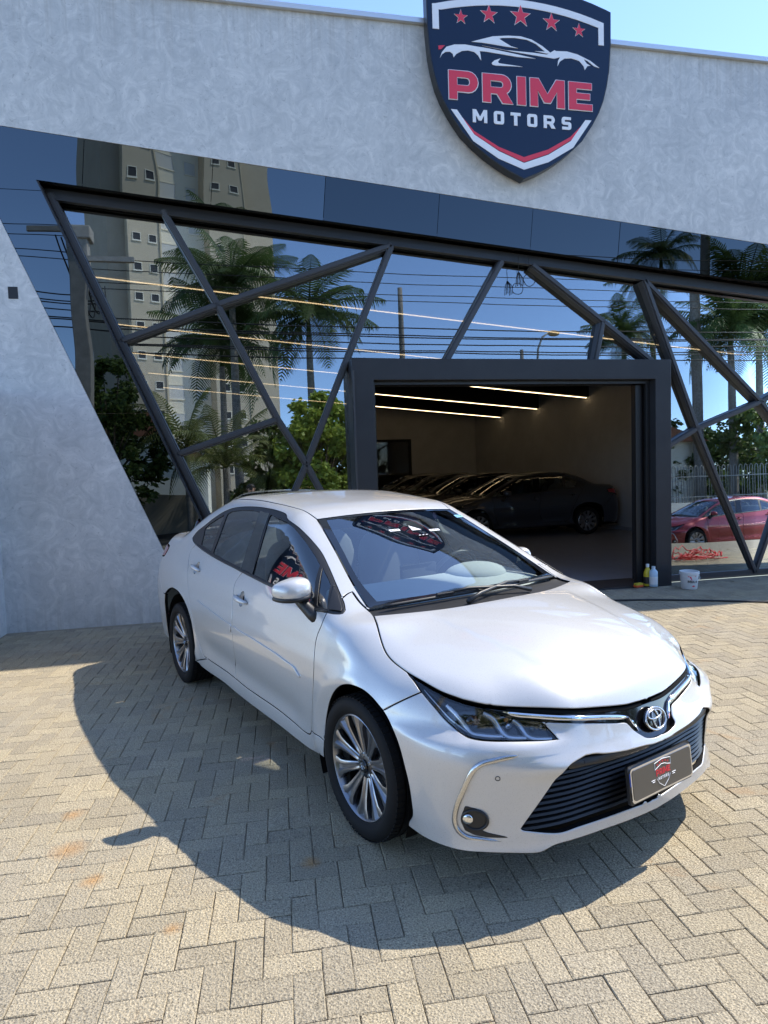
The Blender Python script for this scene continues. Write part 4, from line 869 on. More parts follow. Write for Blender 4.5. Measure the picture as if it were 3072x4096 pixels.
# apartment tower
tower = thing('apartment_tower', 'tall beige and cream apartment tower mirrored in the glass', 'building', (1.5, -49, -.5), math.radians(-20))
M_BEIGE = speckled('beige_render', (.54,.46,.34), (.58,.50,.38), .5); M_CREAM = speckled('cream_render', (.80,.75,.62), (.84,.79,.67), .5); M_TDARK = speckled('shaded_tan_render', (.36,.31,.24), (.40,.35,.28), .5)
TH = 47.
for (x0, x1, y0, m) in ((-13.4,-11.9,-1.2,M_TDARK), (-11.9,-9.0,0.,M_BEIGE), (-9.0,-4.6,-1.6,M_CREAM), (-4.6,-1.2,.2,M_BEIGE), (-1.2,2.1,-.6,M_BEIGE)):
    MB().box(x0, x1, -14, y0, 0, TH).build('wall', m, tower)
MB().box(-9.12, -8.98, -1.7, .12, 0, TH).build('sunlit_edge', mat('sunlit_edge_ivory', (.62,.52,.36), .7), tower); MB().box(-1.3, -1.2, -.6, .28, 0, TH).build('sunlit_edge', bpy.data.materials['sunlit_edge_ivory'], tower)  # added bright strips: sun on the bays' side faces is put into their colour
M_WIN = mat('dark_window', (.03,.03,.03), .45); M_SHUT = mat('pale_shutter', (.62,.62,.60), .5)
wproto = {}
def win(x, y, z, w, h, half=False):
    k = (w, h, half)
    if k not in wproto:
        f = MB().box(-w/2-.09, w/2+.09, -.02, .08, -h/2-.12, -h/2).box(-w/2-.06, -w/2, -.02, .05, -h/2, h/2).box(w/2, w/2+.06, -.02, .05, -h/2, h/2).box(-w/2-.06, w/2+.06, -.02, .05, h/2, h/2+.06); o = f.build('window', M_CREAM, tower)
        p = MB().box(-w/2, 0 if half else w/2, -.01, .012, -h/2, h/2).build('pane', M_WIN, o)
        if half: MB().box(-w/2, w/2, -.01, .016, -h/2, h/2).build('shutter', M_SHUT, o)
        wproto[k] = o
    else: o = copy_tree(wproto[k], tower)
    o.location = (x, y, z)
for f in range(15):
    z = 2.2+2.62*f
    win(-11.15, .0, z, .62, .62); win(-9.75, .0, z, .62, .62); win(-7.9, -1.6, z-.25, 1.5, 1.25, True); win(-5.5, -1.6, z-.3, 1.1, 1.2, True); win(-3.6, .2, z+.1, .62, .62); win(-2.1, .2, z+.1, .62, .62)
porch = thing('tiled_roof_house', 'low house with brown tiled roof under the tower', 'house', (-7.4, -38, -.5)); MB().box(-3, 4, -4, 0, 0, 5.4).build('wall', M_CREAM, porch); MB().prism([(-3.6,5.3),(4.6,5.3),(.5,7.2)], 'y', -4.4, .6).build('roof', mat('clay_tiles', (.26,.10,.05), .8), porch)
h2 = thing('garden_wall_house', 'low cream house with orange tiled roof behind the fence', 'house', (20, -15, -.5)); MB().box(-3, 3.5, -4, 0, 0, 4.2).build('wall', M_CREAM, h2); MB().prism([(-3.5,4.1),(4.,4.1),(.3,5.4)], 'y', -4.4, .5).build('roof', bpy.data.materials['clay_tiles'], h2)
# boundary wall, iron fence, post, lamp, wires
tag(MB().box(-40, 15.6, -11.3, -11.1, -.55, .95).build('boundary_wall', M_TDARK), 'low tan boundary wall across the street', 'wall')
tag(MB().box(15.6, 40, -11.3, -11.1, -.55, .45).build('fence_plinth', M_CREAM), 'low plinth carrying the iron fence', 'wall')
fence = thing('iron_fence', 'pale iron fence with hooped tops behind the red car', 'fence', (15.8, -11.2, .45)); M_IRON = mat('pale_iron', (.26,.26,.24), .5)
hoop = MB().tube([(-.09,0,0),(-.09,0,1.55),(-.07,0,1.68),(0,0,1.74),(.07,0,1.68),(.09,0,1.55),(.09,0,0)], .018, 6)
h0 = hoop.build('hoop', M_IRON, fence, smooth=True)
for k in range(1, 60):
    o = h0.copy(); COL.objects.link(o); o.location = (k*.30, 0, 0)
h0.location = (0, 0, 0)
MB().box(-.2, 18, -.02, .02, .25, .29).box(-.2, 18, -.02, .02, 1.2, 1.24).build('rail', M_IRON, fence)
pole = thing('utility_pole', 'square concrete utility pole mirrored left of the tower', 'pole', (-3.7, -1.0, -.05)); M_POLE = speckled('pole_concrete', (.25,.235,.21), (.33,.31,.28), 5., .9, .004)
MB().prism([(-.20,0),(.20,0),(.15,8.0),(-.15,8.0)], 'y', -.16, .16).build('shaft', M_POLE, pole, bevel=.02); MB().box(-.24, .24, -.22, .22, 7.75, 8.05).build('cap', M_POLE, pole, bevel=.03); MB().box(-.9, 1.2, .17, .27, 7.2, 7.32).build('crossarm', M_POLE, pole)
lamp = thing('street_lamp', 'curved arm street lamp mirrored above the portal', 'street lamp', (13.1, -12, -.5)); M_LAMP = mat('lamp_grey', (.25,.25,.24), .5)
MB().tube([(0,0,0),(0,0,7.6),(.06,0,8.3),(.30,0,8.85),(.62,0,9.05)], [.075,.06,.05,.045,.04], 8).build('pole', M_LAMP, lamp, smooth=True); V, F = ellipsoid((.86,0,9.02), (.30,.15,.14), 16, 8); MB().add(V, F).build('lamp_head', mat('lamp_amber', (.42,.28,.14), .4), lamp, smooth=True)
M_WIRE = mat('black_wire', (.01,.01,.01), .6)
for k, z in enumerate((9.25, 8.95, 8.60, 8.30, 7.42, 7.20, 7.08, 6.88, 6.68, 6.55, 6.35)):
    pts = [(x, -6-.12*(k % 3), z+.9*((x-8)/32)**2-.35-.006*(x-8)*(1+.3*(k % 2))+.015*math.sin(x*.7+k)) for x in np.linspace(-26, 46, 40)]
    tag(MB().tube(pts, .014 if k < 4 else .022, 5).build('power_line', M_WIRE, smooth=True), ['topmost power line across the mirrored sky', 'second power line from the top', 'third power line from the top', 'fourth power line from the top', 'thick cable below the top four lines', 'thin line close under the thick cable', 'sixth wire of the bundle, close to its neighbour', 'cable level with the bare trunk base', 'second lowest but one mirrored cable', 'lowest but one mirrored cable', 'lowest mirrored cable just above the portal'][k], 'power line', 'power lines along the street')
for k, (dx, z0) in enumerate(((.0, 7.3), (.25, 7.2), (.45, 7.25))):
    pts = [(-3.9-dx*.6+.25*math.sin(3*t), -1.3-3*t, z0-1.6*math.sin(math.pi*t)+.4*t) for t in np.linspace(0, 1, 16)]
    tag(MB().tube(pts, .018, 5).build('drop_cable', M_WIRE, smooth=True), ['outermost slack drop cable beside the concrete pole', 'middle slack drop cable beside the concrete pole', 'inner slack drop cable close to the concrete pole'][k], 'cable', 'drop cables by the pole')
# photographer
def person():
    t = thing('person', 'person in white shirt and dark trousers holding up a phone', 'person', (0, -.42, -.02))
    me = bpy.data.meshes.new('body')
    J = {'pel': (0,0,.95), 'wst': (0,0,1.10), 'chs': (0,.01,1.32), 'nk': (0,.0,1.47), 'jaw': (0,.03,1.56), 'hd': (0,.02,1.66), 'top': (0,.01,1.73),
         'hl': (-.10,0,.90), 'kl': (-.11,.02,.50), 'al': (-.11,-.01,.09), 'tl': (-.12,.16,.03), 'hr': (.10,0,.90), 'kr': (.11,.02,.50), 'ar': (.11,-.01,.09), 'tr': (.12,.16,.03),
         'sl': (-.18,0,1.41), 'el': (-.24,.14,1.22), 'wl': (-.10,.32,1.50), 'pl': (-.065,.355,1.56), 'sr': (.18,0,1.41), 'er': (.24,.14,1.22), 'wr': (.10,.32,1.50), 'pr': (.065,.355,1.56)}
    R = {'pel': .15, 'wst': .135, 'chs': .155, 'nk': .058, 'jaw': .075, 'hd': .092, 'top': .06, 'hl': .095, 'kl': .062, 'al': .045, 'tl': .035, 'hr': .095, 'kr': .062, 'ar': .045, 'tr': .035, 'sl': .065, 'el': .045, 'wl': .028, 'pl': .034, 'sr': .065, 'er': .045, 'wr': .028, 'pr': .034}
    E = [('pel','wst'),('wst','chs'),('chs','nk'),('nk','jaw'),('jaw','hd'),('hd','top'),('pel','hl'),('hl','kl'),('kl','al'),('al','tl'),('pel','hr'),('hr','kr'),('kr','ar'),('ar','tr'),('chs','sl'),('sl','el'),('el','wl'),('wl','pl'),('chs','sr'),('sr','er'),('er','wr'),('wr','pr')]
    for s, sg in (('l', -1), ('r', 1)):
        px, py, pz = J['p'+s]
        for k in range(4):
            a, b = 'f%s%d' % (s, k), 'g%s%d' % (s, k); J[a] = (px-sg*.035, py+.032-.006*k, pz+.035-.020*k); J[b] = (px-sg*.062, py+.004, pz+.037-.020*k); R[a] = .0095; R[b] = .0085; E += [('p'+s, a), (a, b)]
        a = 'th'+s; J[a] = (px-sg*.045, py-.035, pz-.01); R[a] = .010; E.append(('p'+s, a))
    ks = list(J); me.from_pydata([J[k] for k in ks], [(ks.index(a), ks.index(b)) for a, b in E], []); o = bpy.data.objects.new('body', me); COL.objects.link(o)
    o.modifiers.new('skin', 'SKIN'); sk = me.skin_vertices[0].data
    for i, k in enumerate(ks): sk[i].radius = (R[k]*(1.15 if k in ('chs','wst','pel') else 1), R[k]*(.8 if k in ('chs','wst','pel') else 1)); sk[i].use_root = (k == 'pel')
    o.modifiers.new('sub', 'SUBSURF').levels = 1; bpy.context.view_layer.update()
    m2 = bpy.data.meshes.new_from_object(o.evaluated_get(bpy.context.evaluated_depsgraph_get())); bpy.data.objects.remove(o, do_unlink=True); m2.name = 'body'
    skin, shirt, trou, shoe = mat('skin', (.42,.25,.17), .5), mat('white_shirt', (.72,.72,.72), .8), mat('dark_trousers', (.03,.035,.05), .85), mat('shoe', (.03,.025,.02), .6)
    m2.materials.clear(); [m2.materials.append(x) for x in (skin, shirt, trou, shoe)]
    for p in m2.polygons:
        c = p.center; p.material_index = 3 if c.z < .075 else 2 if c.z < 1.0 else 1 if (c.z < 1.45 and c.y < .20) else 0
    m2.shade_smooth(); link('body', m2, None, t)
    V, F = ellipsoid((0,-.005,1.70), (.098,.105,.075), 16, 8); MB().add(V, F).build('hair', mat('dark_hair', (.02,.015,.012), .6), t, smooth=True)
    for sx in (-1, 1):
        V, F = ellipsoid((sx*.032,.098,1.655), (.012,.008,.009), 8, 6); MB().add(V, F).build('eye', M_DARK, t, smooth=True); V, F = ellipsoid((sx*.092,.0,1.64), (.012,.025,.035), 8, 6); MB().add(V, F).build('ear', skin, t, smooth=True)
    V, F = ellipsoid((0,.112,1.63), (.015,.02,.025), 8, 6); MB().add(V, F).build('nose', skin, t, smooth=True); V, F = ellipsoid((0,.102,1.592), (.026,.006,.007), 8, 6); MB().add(V, F).build('mouth', mat('lips', (.35,.12,.10), .5), t, smooth=True)
    return t
person()
ph = tag(MB().box(-.039, .039, -.058, -.050, 1.50, 1.66).build('phone', M_DARK, bevel=.008), 'dark phone held up by the photographer', 'phone')
# red hose heap on the sunny paving
hs_ = MB(); rh = random.Random(3)
for k in range(7):
    cx, cy = rh.uniform(7.25, 7.75), rh.uniform(5.75, 6.0); r0 = rh.uniform(.14, .30); n = 22
    hs_.tube([(cx+r0*1.3*math.cos(a), cy+r0*.6*math.sin(a), .012+.05*rh.random()+.03*k*rh.random()+(.10 if (i % 7 == 3 and k > 3) else 0)) for i, a in enumerate(np.linspace(0, 2*math.pi*.93, n))], .009, 6)
hs_.tube([(7.7,5.9,.02),(7.85,5.93,.012),(8.05,5.9,.012)], .009, 6); tag(hs_.build('red_hose', mat('red_hose', (.75,.03,.03), .35), smooth=True), 'tangled bright red hose on sunlit paving, mirrored in the glass', 'hose')
# ---------------------------------------------------------------- the sedan
def make_sedan(label):
    K = CURVE; root = thing('sedan', label, 'car')
    rev = lambda a: K[a][::-1]
    arr = lambda *p: np.array(p, float)
    # ---- lines that lie across the car
    ys = np.linspace(0, 1, 9)
    hs = K['hood_side']; yr = abs(hs[0][1])
    hood_rear = np.array([(.060-(.060-hs[0][0])*t*t, -yr*t, .96) for t in ys])
    nose = hs[-1]; hood_nose = np.array([nose, (nose[0]+.003, nose[1]*.5, nose[2]), (nose[0]+.004, 0, nose[2])])
    panel('hood', 'top', [loop_of(hood_rear, hs[:8], hs[7:], hood_nose)], M_PAINT, root, 'weld', grid=.028, depth=.03, lipr=.004)
    wl = K['ws_side_low'][-1]; top_c = (-.965, 0, 1.36); top_e = (-1.0, -.505, 1.34)
    ws_top = np.array([(top_c[0]+(top_e[0]-top_c[0])*t*t, top_e[1]*t, 1.35) for t in ys])
    ws_low = np.array([(-.105+(wl[0]+.02+.105)*t*t, (wl[1]+.01)*t, .96) for t in ys])
    ws_edge = arr(ws_low[-1], (-.42, -.622, 1.06), (-.72, -.56, 1.22), ws_top[-1])
    wind = panel('windshield', 'top', [loop_of(ws_top, ws_edge[::-1], ws_low[::-1])], M_CARGLASS, root, 'weld', rim=False, grid=.05, offset=-.004, lean=.055)
    sb = np.array([(top_c[0]+.13+(top_e[0]-top_c[0])*t*t, (top_e[1]-.028)*t, 1.3) for t in ys])
    panel('shade_band', 'top', [loop_of(ws_top, arr(ws_top[-1], sb[-1]), sb[::-1])], M_BAND, wind, 'weld', rim=False, grid=.05, offset=-.009)
    ins = lambda L, a, b: L+arr((a, b, 0))
    band = loop_of(ws_top, ws_edge[::-1], ws_low[::-1])
    in_low = np.array([(-.175+(wl[0]-.035+.175)*t*t, (wl[1]+.085)*t, .96) for t in ys])
    in_top = np.array([(top_c[0]+.035+(top_e[0]-top_c[0])*t*t, (top_e[1]+.05)*t, 1.35) for t in ys])
    fr = loop_of(ws_low, ws_edge, ws_top[::-1], arr(ws_top[0], in_top[0]), in_top, arr(in_top[-1], (-.7, -.515, 1.22), (-.42, -.575, 1.06), in_low[-1]), in_low[::-1])
    fo = panel('glass_border', 'top', [fr], M_GLOSSBLACK, wind, 'weld', rim=False, grid=.04, offset=-.0025)
    roof_e = arr(ws_top[-1], (-1.25, -.535, 1.43), (-1.7, -.555, 1.47), (-2.15, -.545, 1.46), (-2.42, -.52, 1.40))
    roof_r = np.array([(-2.36-.06*t*t, -.52*t, 1.43) for t in ys])
    panel('roof', 'top', [loop_of(ws_top, roof_e, roof_r[::-1])], M_PAINT, root, 'weld', grid=.05)
    bl_low = np.array([(-3.10+.10*t*t, -.62*t, 1.2) for t in ys]); bl_edge = arr(roof_r[-1], (-2.7, -.56, 1.3), bl_low[-1])
    panel('rear_window', 'top', [loop_of(roof_r, bl_edge, bl_low[::-1])], M_CARGLASS, root, 'weld', rim=False, grid=.05, offset=-.003)
    deck_e = arr(bl_low[-1], (-3.25, -.655, 1.12), (-3.56, -.66, 1.10)); deck_r = np.array([(-3.68+.12*t*t, -.66*t, 1.1) for t in ys])
    panel('trunk_lid', 'top', [loop_of(bl_low, deck_e, deck_r[::-1])], M_PAINT, root, 'weld', grid=.05)
    P, N, F = cut_panel('rear', [np.array([(-3.75, -y, z) for y, z in ((0,.72),(0,1.04),(.3,1.045),(.60,1.02),(.56,.80),(.48,.72))])], grid=.05, weld=True)
    tl = link('trunk_panel', panel_mesh('trunk_panel', *weld_both(P, N, F)), None, root); paint_slot(tl, M_PAINT)
    # ---- body sides
    tip = K['dlo_top'][-1]; arch_end = K['rear_arch'][-1]
    rb_seam = arr((-3.44, -.80, .93), (-3.30, -.85, .80), (-3.12, -.885, .66), (arch_end[0], arch_end[1], arch_end[2]))
    quarter = loop_of(K['apillar_seam'], K['ws_side_low'], arr(K['ws_side_low'][-1], ws_low[-1]), ws_edge, roof_e, bl_edge, deck_e, arr(deck_e[-1], (-3.50, -.73, 1.05), (-3.45, -.745, 1.045)),
                      arr((-3.45, -.745, 1.045), (-3.28, -.79, 1.03), (-3.30, -.82, .96), (-3.44, -.80, .93)), rb_seam, K['rear_arch'][::-1][0:], arr(K['rear_arch'][0], K['door_low_rear'][-1]),
                      K['door_rear'], rev('belt_rear'), rev('dlo_top'))
    panel('body_side', 'cyl', [quarter], M_PAINT, root, grid=.035)
    fender = loop_of(K['lamp_low'][-3:], hs[4:5] if 0 else arr(K['lamp_low'][-1], hs[4]), hs[:5][::-1], rev('cowl_corner'), rev('ws_side_low'), rev('apillar_seam'), rev('apillar_out'), rev('sail_low'),
                     rev('door_front'), rev('rocker_seam'), rev('arch'), rev('seam'))
    panel('fender', 'cyl', [fender], M_PAINT, root, grid=.028)
    def cup_frame(cv):
        ctr = surf('cyl', K[cv][1:2])[0]; n0 = body_normal(ctr[None])[0]; t0 = surf('cyl', K[cv][:1])[0]-surf('cyl', K[cv][2:])[0]; t0 -= n0*(t0@n0); t0 /= np.linalg.norm(t0); return ctr, n0, t0, np.cross(n0, t0)
    def cup_ring(cv, k): c, n0, t0, s0 = cup_frame(cv); return [c+t0*(.006+k*.036*math.cos(a))+s0*(-.002+k*.044*math.sin(a)) for a in np.linspace(0, 2*math.pi, 28, endpoint=False)]
    fd = loop_of(K['door_low_front'], K['split'], K['belt_front'], rev('door_front'))
    fdoor = panel('door', 'cyl', [fd, settle(np.array(cup_ring('handle_front', 1)))], M_PAINT, root, grid=.03)
    rd = loop_of(K['door_low_rear'], K['door_rear'], K['belt_mid'], rev('split'))
    rdoor = panel('door', 'cyl', [rd, settle(np.array(cup_ring('handle_rear', 1)))], M_PAINT, root, grid=.03)
    rk_f = arr(K['arch'][-1], K['rocker_low'][0]); rk_r = arr(K['rocker_low'][-1], K['rear_arch'][0])
    rock = loop_of(K['rocker_seam'], K['door_low_front'], K['door_low_rear'], arr(K['door_low_rear'][-1], K['rear_arch'][0]), rk_r[::-1], rev('rocker_low'), rk_f[::-1])
    dlx = np.concatenate([K['door_low_rear'][::-1], K['door_low_front'][::-1]]); dlx = catmull(dlx, .03); dlx = dlx[np.argsort(dlx[:, 0])]
    zl = smooth_table(dlx[::4, 0], dlx[::4, 2], .05, -2.5, -.2)
    panel('rocker_panel', 'cyl', [rock], M_PAINT, root, grid=.022, offset_fn=lambda P: .014*smoothstep(.016, .045, tab(zl, P[:, 0])-P[:, 2])*smoothstep(-.34, -.50, P[:, 0])*smoothstep(-2.34, -2.16, P[:, 0]))
    rbl = arr(rb_seam[-1], (-3.10, -.875, .55), (-3.13, -.865, .40), (-3.12, -.84, .26)); 
    rb_low = arr(rbl[-1], (-3.45, -.74, .27), (-3.65, -.45, .29), (-3.70, 0, .30)); rb_top = arr((-3.75, 0, .70), (-3.74, -.30, .70), (-3.70, -.50, .72), (-3.60, -.62, .80), (-3.44, -.80, .93))
    panel('bumper', 'rear', [loop_of(arr(rb_low[-1], rb_top[0]), rb_top, rb_seam, rbl, rb_low)], M_PAINT, root, 'weld', grid=.05)
    tlamp = arr((-3.45, -.745, 1.045), (-3.28, -.79, 1.03), (-3.30, -.82, .96), (-3.44, -.80, .93), (-3.60, -.64, .86), (-3.68, -.56, .92), (-3.64, -.60, 1.01))
    panel('tail_lamp', 'rear', [loop_of(*[arr(a, b) for a, b in zip(tlamp, np.roll(tlamp, -1, 0))])], M_REDLAMP, root, grid=.04, offset=.004)
    # ---- side windows
    dlo = loop_of(K['dlo_top'], K['belt_rear'], K['belt_mid'], K['belt_front'], K['sail_low'], K['apillar_out'])
    holes = [loop_of(*[arr(a, b) for a, b in zip(K[g], np.roll(K[g], -1, 0))]) if g in ('g_small',) else loop_of(np.concatenate([K[g], K[g][:1]])) for g in ('g_quarter', 'g_rear', 'g_front', 'g_small')]
    holes = [catmull(np.array([p for a, b in zip(K[g], np.roll(K[g], -1, 0)) for p in (a, a*.67+b*.33, a*.33+b*.67)]), .012, True) for g in ('g_quarter', 'g_rear', 'g_front', 'g_small')]
    frame = panel('window_frame', 'cyl', [dlo]+holes, M_DARK, root, grid=.04, gap=.0005, offset=-.002, depth=.01)
    for H in holes: panel('side_glass', 'cyl', [H], M_PRIVACY, frame, rim=False, grid=.05, gap=-.006, offset=-.007)
    bp = catmull(np.array([p for a, b in zip(K['b_pillar'], np.roll(K['b_pillar'], -1, 0)) for p in (a, a*.67+b*.33, a*.33+b*.67)]), .012, True)
    panel('pillar_trim', 'cyl', [bp], M_GLOSSBLACK, frame, grid=.04, offset=.0015, depth=.003)
    sl = catmull(np.array([p for a, b in zip(K['sail'], np.roll(K['sail'], -1, 0)) for p in (a, a*.67+b*.33, a*.33+b*.67)]), .012, True)
    panel('mirror_sail', 'cyl', [sl], M_DARK, frame, grid=.03, offset=.004, depth=.006)
    bl = np.concatenate([K['belt_mid'], K['belt_front'][1:]])
    ribbon('cyl', bl+arr((0,0,.006)), .016, .006, .001, 'belt_moulding', M_DARK, root)
    # ---- door furniture
    for d, cv in ((fdoor, 'mould_front'), (rdoor, 'mould_rear')):
        L = catmull(np.array([p for a, b in zip(K[cv], np.roll(K[cv], -1, 0)) for p in (a, a*.6+b*.4, a*.4+b*.6)]), .012, True)
        panel('side_moulding', 'cyl', [L], M_PAINT, d, grid=.03, gap=0, offset=.009, depth=.012, lipr=.004, dark=False)
    for d, cv in ((fdoor, 'handle_front'), (rdoor, 'handle_rear')):
        ctr = surf('cyl', K[cv][1:2])[0]; n0 = body_normal(ctr[None])[0]; t0 = surf('cyl', K[cv][:1])[0]-surf('cyl', K[cv][2:])[0]; t0 /= np.linalg.norm(t0); s0 = np.cross(n0, t0)
        for sg, par in ((1, d[0]), (-1, d[1])):
            V, F = [], []; c_, n_, t_, s_ = cup_frame(cv); rings = [settle(np.array(cup_ring(cv, 1.0)))]+[np.array(cup_ring(cv, k)) for k in (.85, .6, .3)]
            for q, (R_, dp) in enumerate(zip(rings, (.002, .013, .021, .024))): V += [tuple((v-n_*dp)*[1,sg,1]) for v in R_]
            F = [(q*28+a, q*28+(a+1)%28, (q+1)*28+(a+1)%28, (q+1)*28+a) for q in range(3) for a in range(28)]+[tuple(3*28+a for a in range(28))]
            cu = MB().add(V, F).build('handle_cup', M_PAINT, par, smooth=True); paint_slot(cu, M_PAINT)
            h = MB(); pts = []; rs = []
            for i in range(13):
                a = i/12; pts.append(tuple((ctr+t0*(.095-.19*a)+n0*(.002+.030*math.sin(math.pi*min(1, max(0, a)))**.5)+s0*.002)*[1,sg,1])); rs.append(.0085+.0075*math.sin(math.pi*a)**.6)
            h.tube(pts, rs, 10); hh = h.build('door_handle', M_PAINT, par, smooth=True); paint_slot(hh, M_PAINT)
    # ---- mirrors
    for sg in (1, -1):
        mr = bpy.data.objects.new('wing_mirror', None); COL.objects.link(mr); mr.parent = root
        V, F = ellipsoid((0,0,0), (1,1,1), 32, 18, .62)
        if sg > 0: c, fold = np.array((-.525, -.908, 1.048)), 0.
        else: c, fold = np.array((-.70, -.850, 1.03)), math.radians(62)          # the far mirror is folded in
        cf, sf = math.cos(fold), math.sin(fold)
        def put(X, Y, Z): 
            X, Y = X*cf+Y*sf, -X*sf+Y*cf; return (c[0]+X, sg*(c[1]+Y), c[2]+Z)
        def shape(v, k=1., dz=0., zs=1.):
            x, y, z = v; out = max(0, -y); X = (.082 if x > 0 else .030)*x*(1-.28*out**2)*(1-.18*max(0, z)); tz = 1-.26*out-.05*max(0, y)
            return put((X-.030*out*out-.008)*k, .092*y*k, (.058*z*tz+.006*y)*zs*k+dz)
        sh = MB().add([shape(v) for v in V], F).build('mirror_shell', M_PAINT, mr, smooth=True); paint_slot(sh, M_PAINT)
        MB().add([put(-.034+.004*v[0], .080*v[1], .047*v[2]*(1-.22*max(0, -v[1]))) for v in V], F).build('mirror_glass', M_CHROME, mr, smooth=True)
        MB().add([shape(v, .985, -.040, .42) for v in V], F).build('mirror_base', M_DARK, mr, smooth=True)
        st = MB(); st.tube([put(-.005, .045, -.052), put(.03, .052, -.085), put(.075, .070, -.120), put(.12, .095, -.150)], [.036,.030,.034,.040], 12)
        st.build('mirror_stalk', M_DARK, mr, smooth=True)
        MB().tube([put(.060, .040, -.030), put(.058, -.02, -.028), put(.025, -.075, -.024)], .005, 6).build('turn_signal', M_LENS, mr, smooth=True)
    # ---- front bumper
    gt, gl = K['grille_top'], K['grille_low']
    g_top = np.concatenate([[(gt[0][0]+.006, 0, .521)], [(gt[0][0]+.003, -.06, .522)], gt]); g_low = np.concatenate([gl, [(gl[-1][0]+.006, -.06, gl[-1][2]), (gl[-1][0]+.008, 0, gl[-1][2])]])
    ug = K['ugrille_low']; ug_c = np.concatenate([ug, [(ug[-1][0]+.004, -.04, ug[-1][2]-.004), (ug[-1][0]+.005, 0, ug[-1][2]-.004)]])
    lip = np.concatenate([[(K['lip'][0][0]+.003, 0, K['lip'][0][2])], K['lip']])
    def bump_relief(P):
        x, y, z = P[:, 0], np.abs(P[:, 1]), P[:, 2]
        ledge = .012*np.exp(-((z-.585)/.022)**2)*smoothstep(.30, .42, y)*smoothstep(.86, .74, y)
        must = .016*np.exp(-((z-(.555+.0*y))/.020)**2)*smoothstep(.46, .30, y)
        lipb = .016*smoothstep(.262, .232, z)
        return ledge+must+lipb
    bl_ = loop_of(ug_c[::-1], K['lamp_inner'], K['lamp_low'][:10], K['seam'], K['arch_front'], rev('lip'), arr(lip[0], g_low[-1]), g_low[::-1], rev('grille_side'), g_top[::-1], arr(g_top[0], ug_c[-1]))
    panel('bumper', 'polar', [bl_], M_PAINT, root, 'weld', grid=.022, offset_fn=bump_relief, depth=.03, lipr=.004)
    # upper black band with chrome bars and emblem
    hood_line = np.concatenate([hood_nose[::-1], hs[8:-1][::-1]])
    ub = loop_of(hood_line+arr((.004,0,-.012)), arr(hood_line[-1]+arr((.004,0,-.012))[0], K['lamp_top'][6]), K['lamp_top'][6:], ug_c, arr(ug_c[-1], hood_line[0]+arr((.004,0,-.012))[0]))
    upper = panel('upper_grille', 'polar', [ub], M_GLOSSBLACK, root, 'weld', grid=.03, offset=-.010, gap=.0005)
    cm = (K['chrome_up']+K['chrome_lo'])*.5
    for a, nm, w in ((cm[:-2], 'chrome_bar', .021), (cm[-3:], 'chrome_bar', .016)):
        ribbon('polar', a, w, .010, -.006, nm, M_CHROME, [upper, upper], taper=.3)
    seal = hs[3:-1]+arr((.005, -.002, -.010))
    ribbon('polar', np.concatenate([hs[9:], hood_nose[1:2]])+arr((.006,0,-.008)), .016, .003, -.012, 'hood_seal', M_INNER, root, taper=.8)
    e = K['emblem'][0]; ec = surf('polar', [(e[0], 0, e[2])], .004)[0]; en = body_normal(ec[None])[0]; en[1] = 0; en /= np.linalg.norm(en); eu = np.cross(en, (0,1,0)); eu = eu if eu[2] > 0 else -eu
    em = MB()
    def oval(cy, cz, ry, rz, r): em.tube([tuple(ec+np.array((0,1,0))*(cy+ry*math.cos(2*math.pi*k/28))+eu*(cz+rz*math.sin(2*math.pi*k/28))+en*.008) for k in range(28)], r, 6, closed=True)
    back = MB().add([tuple(ec+np.array((0,1,0))*.066*v[0]+eu*.046*v[1]+en*v[2]*.006) for v in ellipsoid((0,0,0),(1,1,1),28,10)[0]], ellipsoid((0,0,0),(1,1,1),28,10)[1]).build('emblem_plate', M_GLOSSBLACK, upper, smooth=True)
    oval(0, 0, .062, .042, .0045); oval(0, .0165, .042, .0165, .0038); oval(0, -.002, .018, .036, .0038); em.build('emblem', M_SATIN, upper, smooth=True)
    # lower grille: black recess, slats, number plate
    gs = K['grille_side']
    gloop = loop_of(g_top, gs, g_low, arr(g_low[-1], g_top[0]))
    gr = panel('grille', 'polar', [gloop], M_INNER, root, 'weld', grid=.05, gap=-.012, offset=-.055, rim=False)
    zs0, zs1 = g_low[-1][2]+.008, .505
    side_y = lambda z: np.interp(z, gs[::-1][:, 2], np.abs(gs[::-1][:, 1]))
    for k in range(10):
        z = zs0+(zs1-zs0)*(k+.2)/10; ye = side_y(z)+.006; yy = np.linspace(-ye, ye, 33)
        P = from_uv('polar', to_uv('polar', np.array([(.85-.3*y*y, y, z+.012*(1-(y/ye)**2)) for y in yy]))); P[:, 1] = yy*1.0
        P = np.array([solve(np.array(0.), np.array(y), np.array(zz), 1., 0., 0., .2, 1.2) for y, zz in zip(yy, P[:, 2])])
        V = []
        for i, p in enumerate(P):
            mid = max(0, 1-abs(yy[i])/ye*1.15); d = -.012-.012*smoothstep(0, .5, mid); w = .0165
            for dx, dz in ((d-.045, .012), (d-.006, w*.45), (d, .0), (d-.014, -w*.50), (d-.045, -.008)): V.append((p[0]+dx, p[1], p[2]+dz))
        F = [(i*5+j, i*5+j+1, (i+1)*5+j+1, (i+1)*5+j) for i in range(32) for j in range(4)]
        MB().add(V, F).build('slat', M_DARK, gr, auto=30)
    pu = np.concatenate([g_top, gs[:2]]); ribbon('polar', pu[1:]+arr((0,0,-.016)), .034, .006, -.022, 'grille_brow', M_DARK, gr, taper=.9)
    pc = Vector((.912, 0, .392)); tilt = math.radians(6)
    plate = bpy.data.objects.new('number_plate', None); COL.objects.link(plate); plate.parent = root; plate.location = pc; plate.rotation_euler = (0, -tilt, 0)
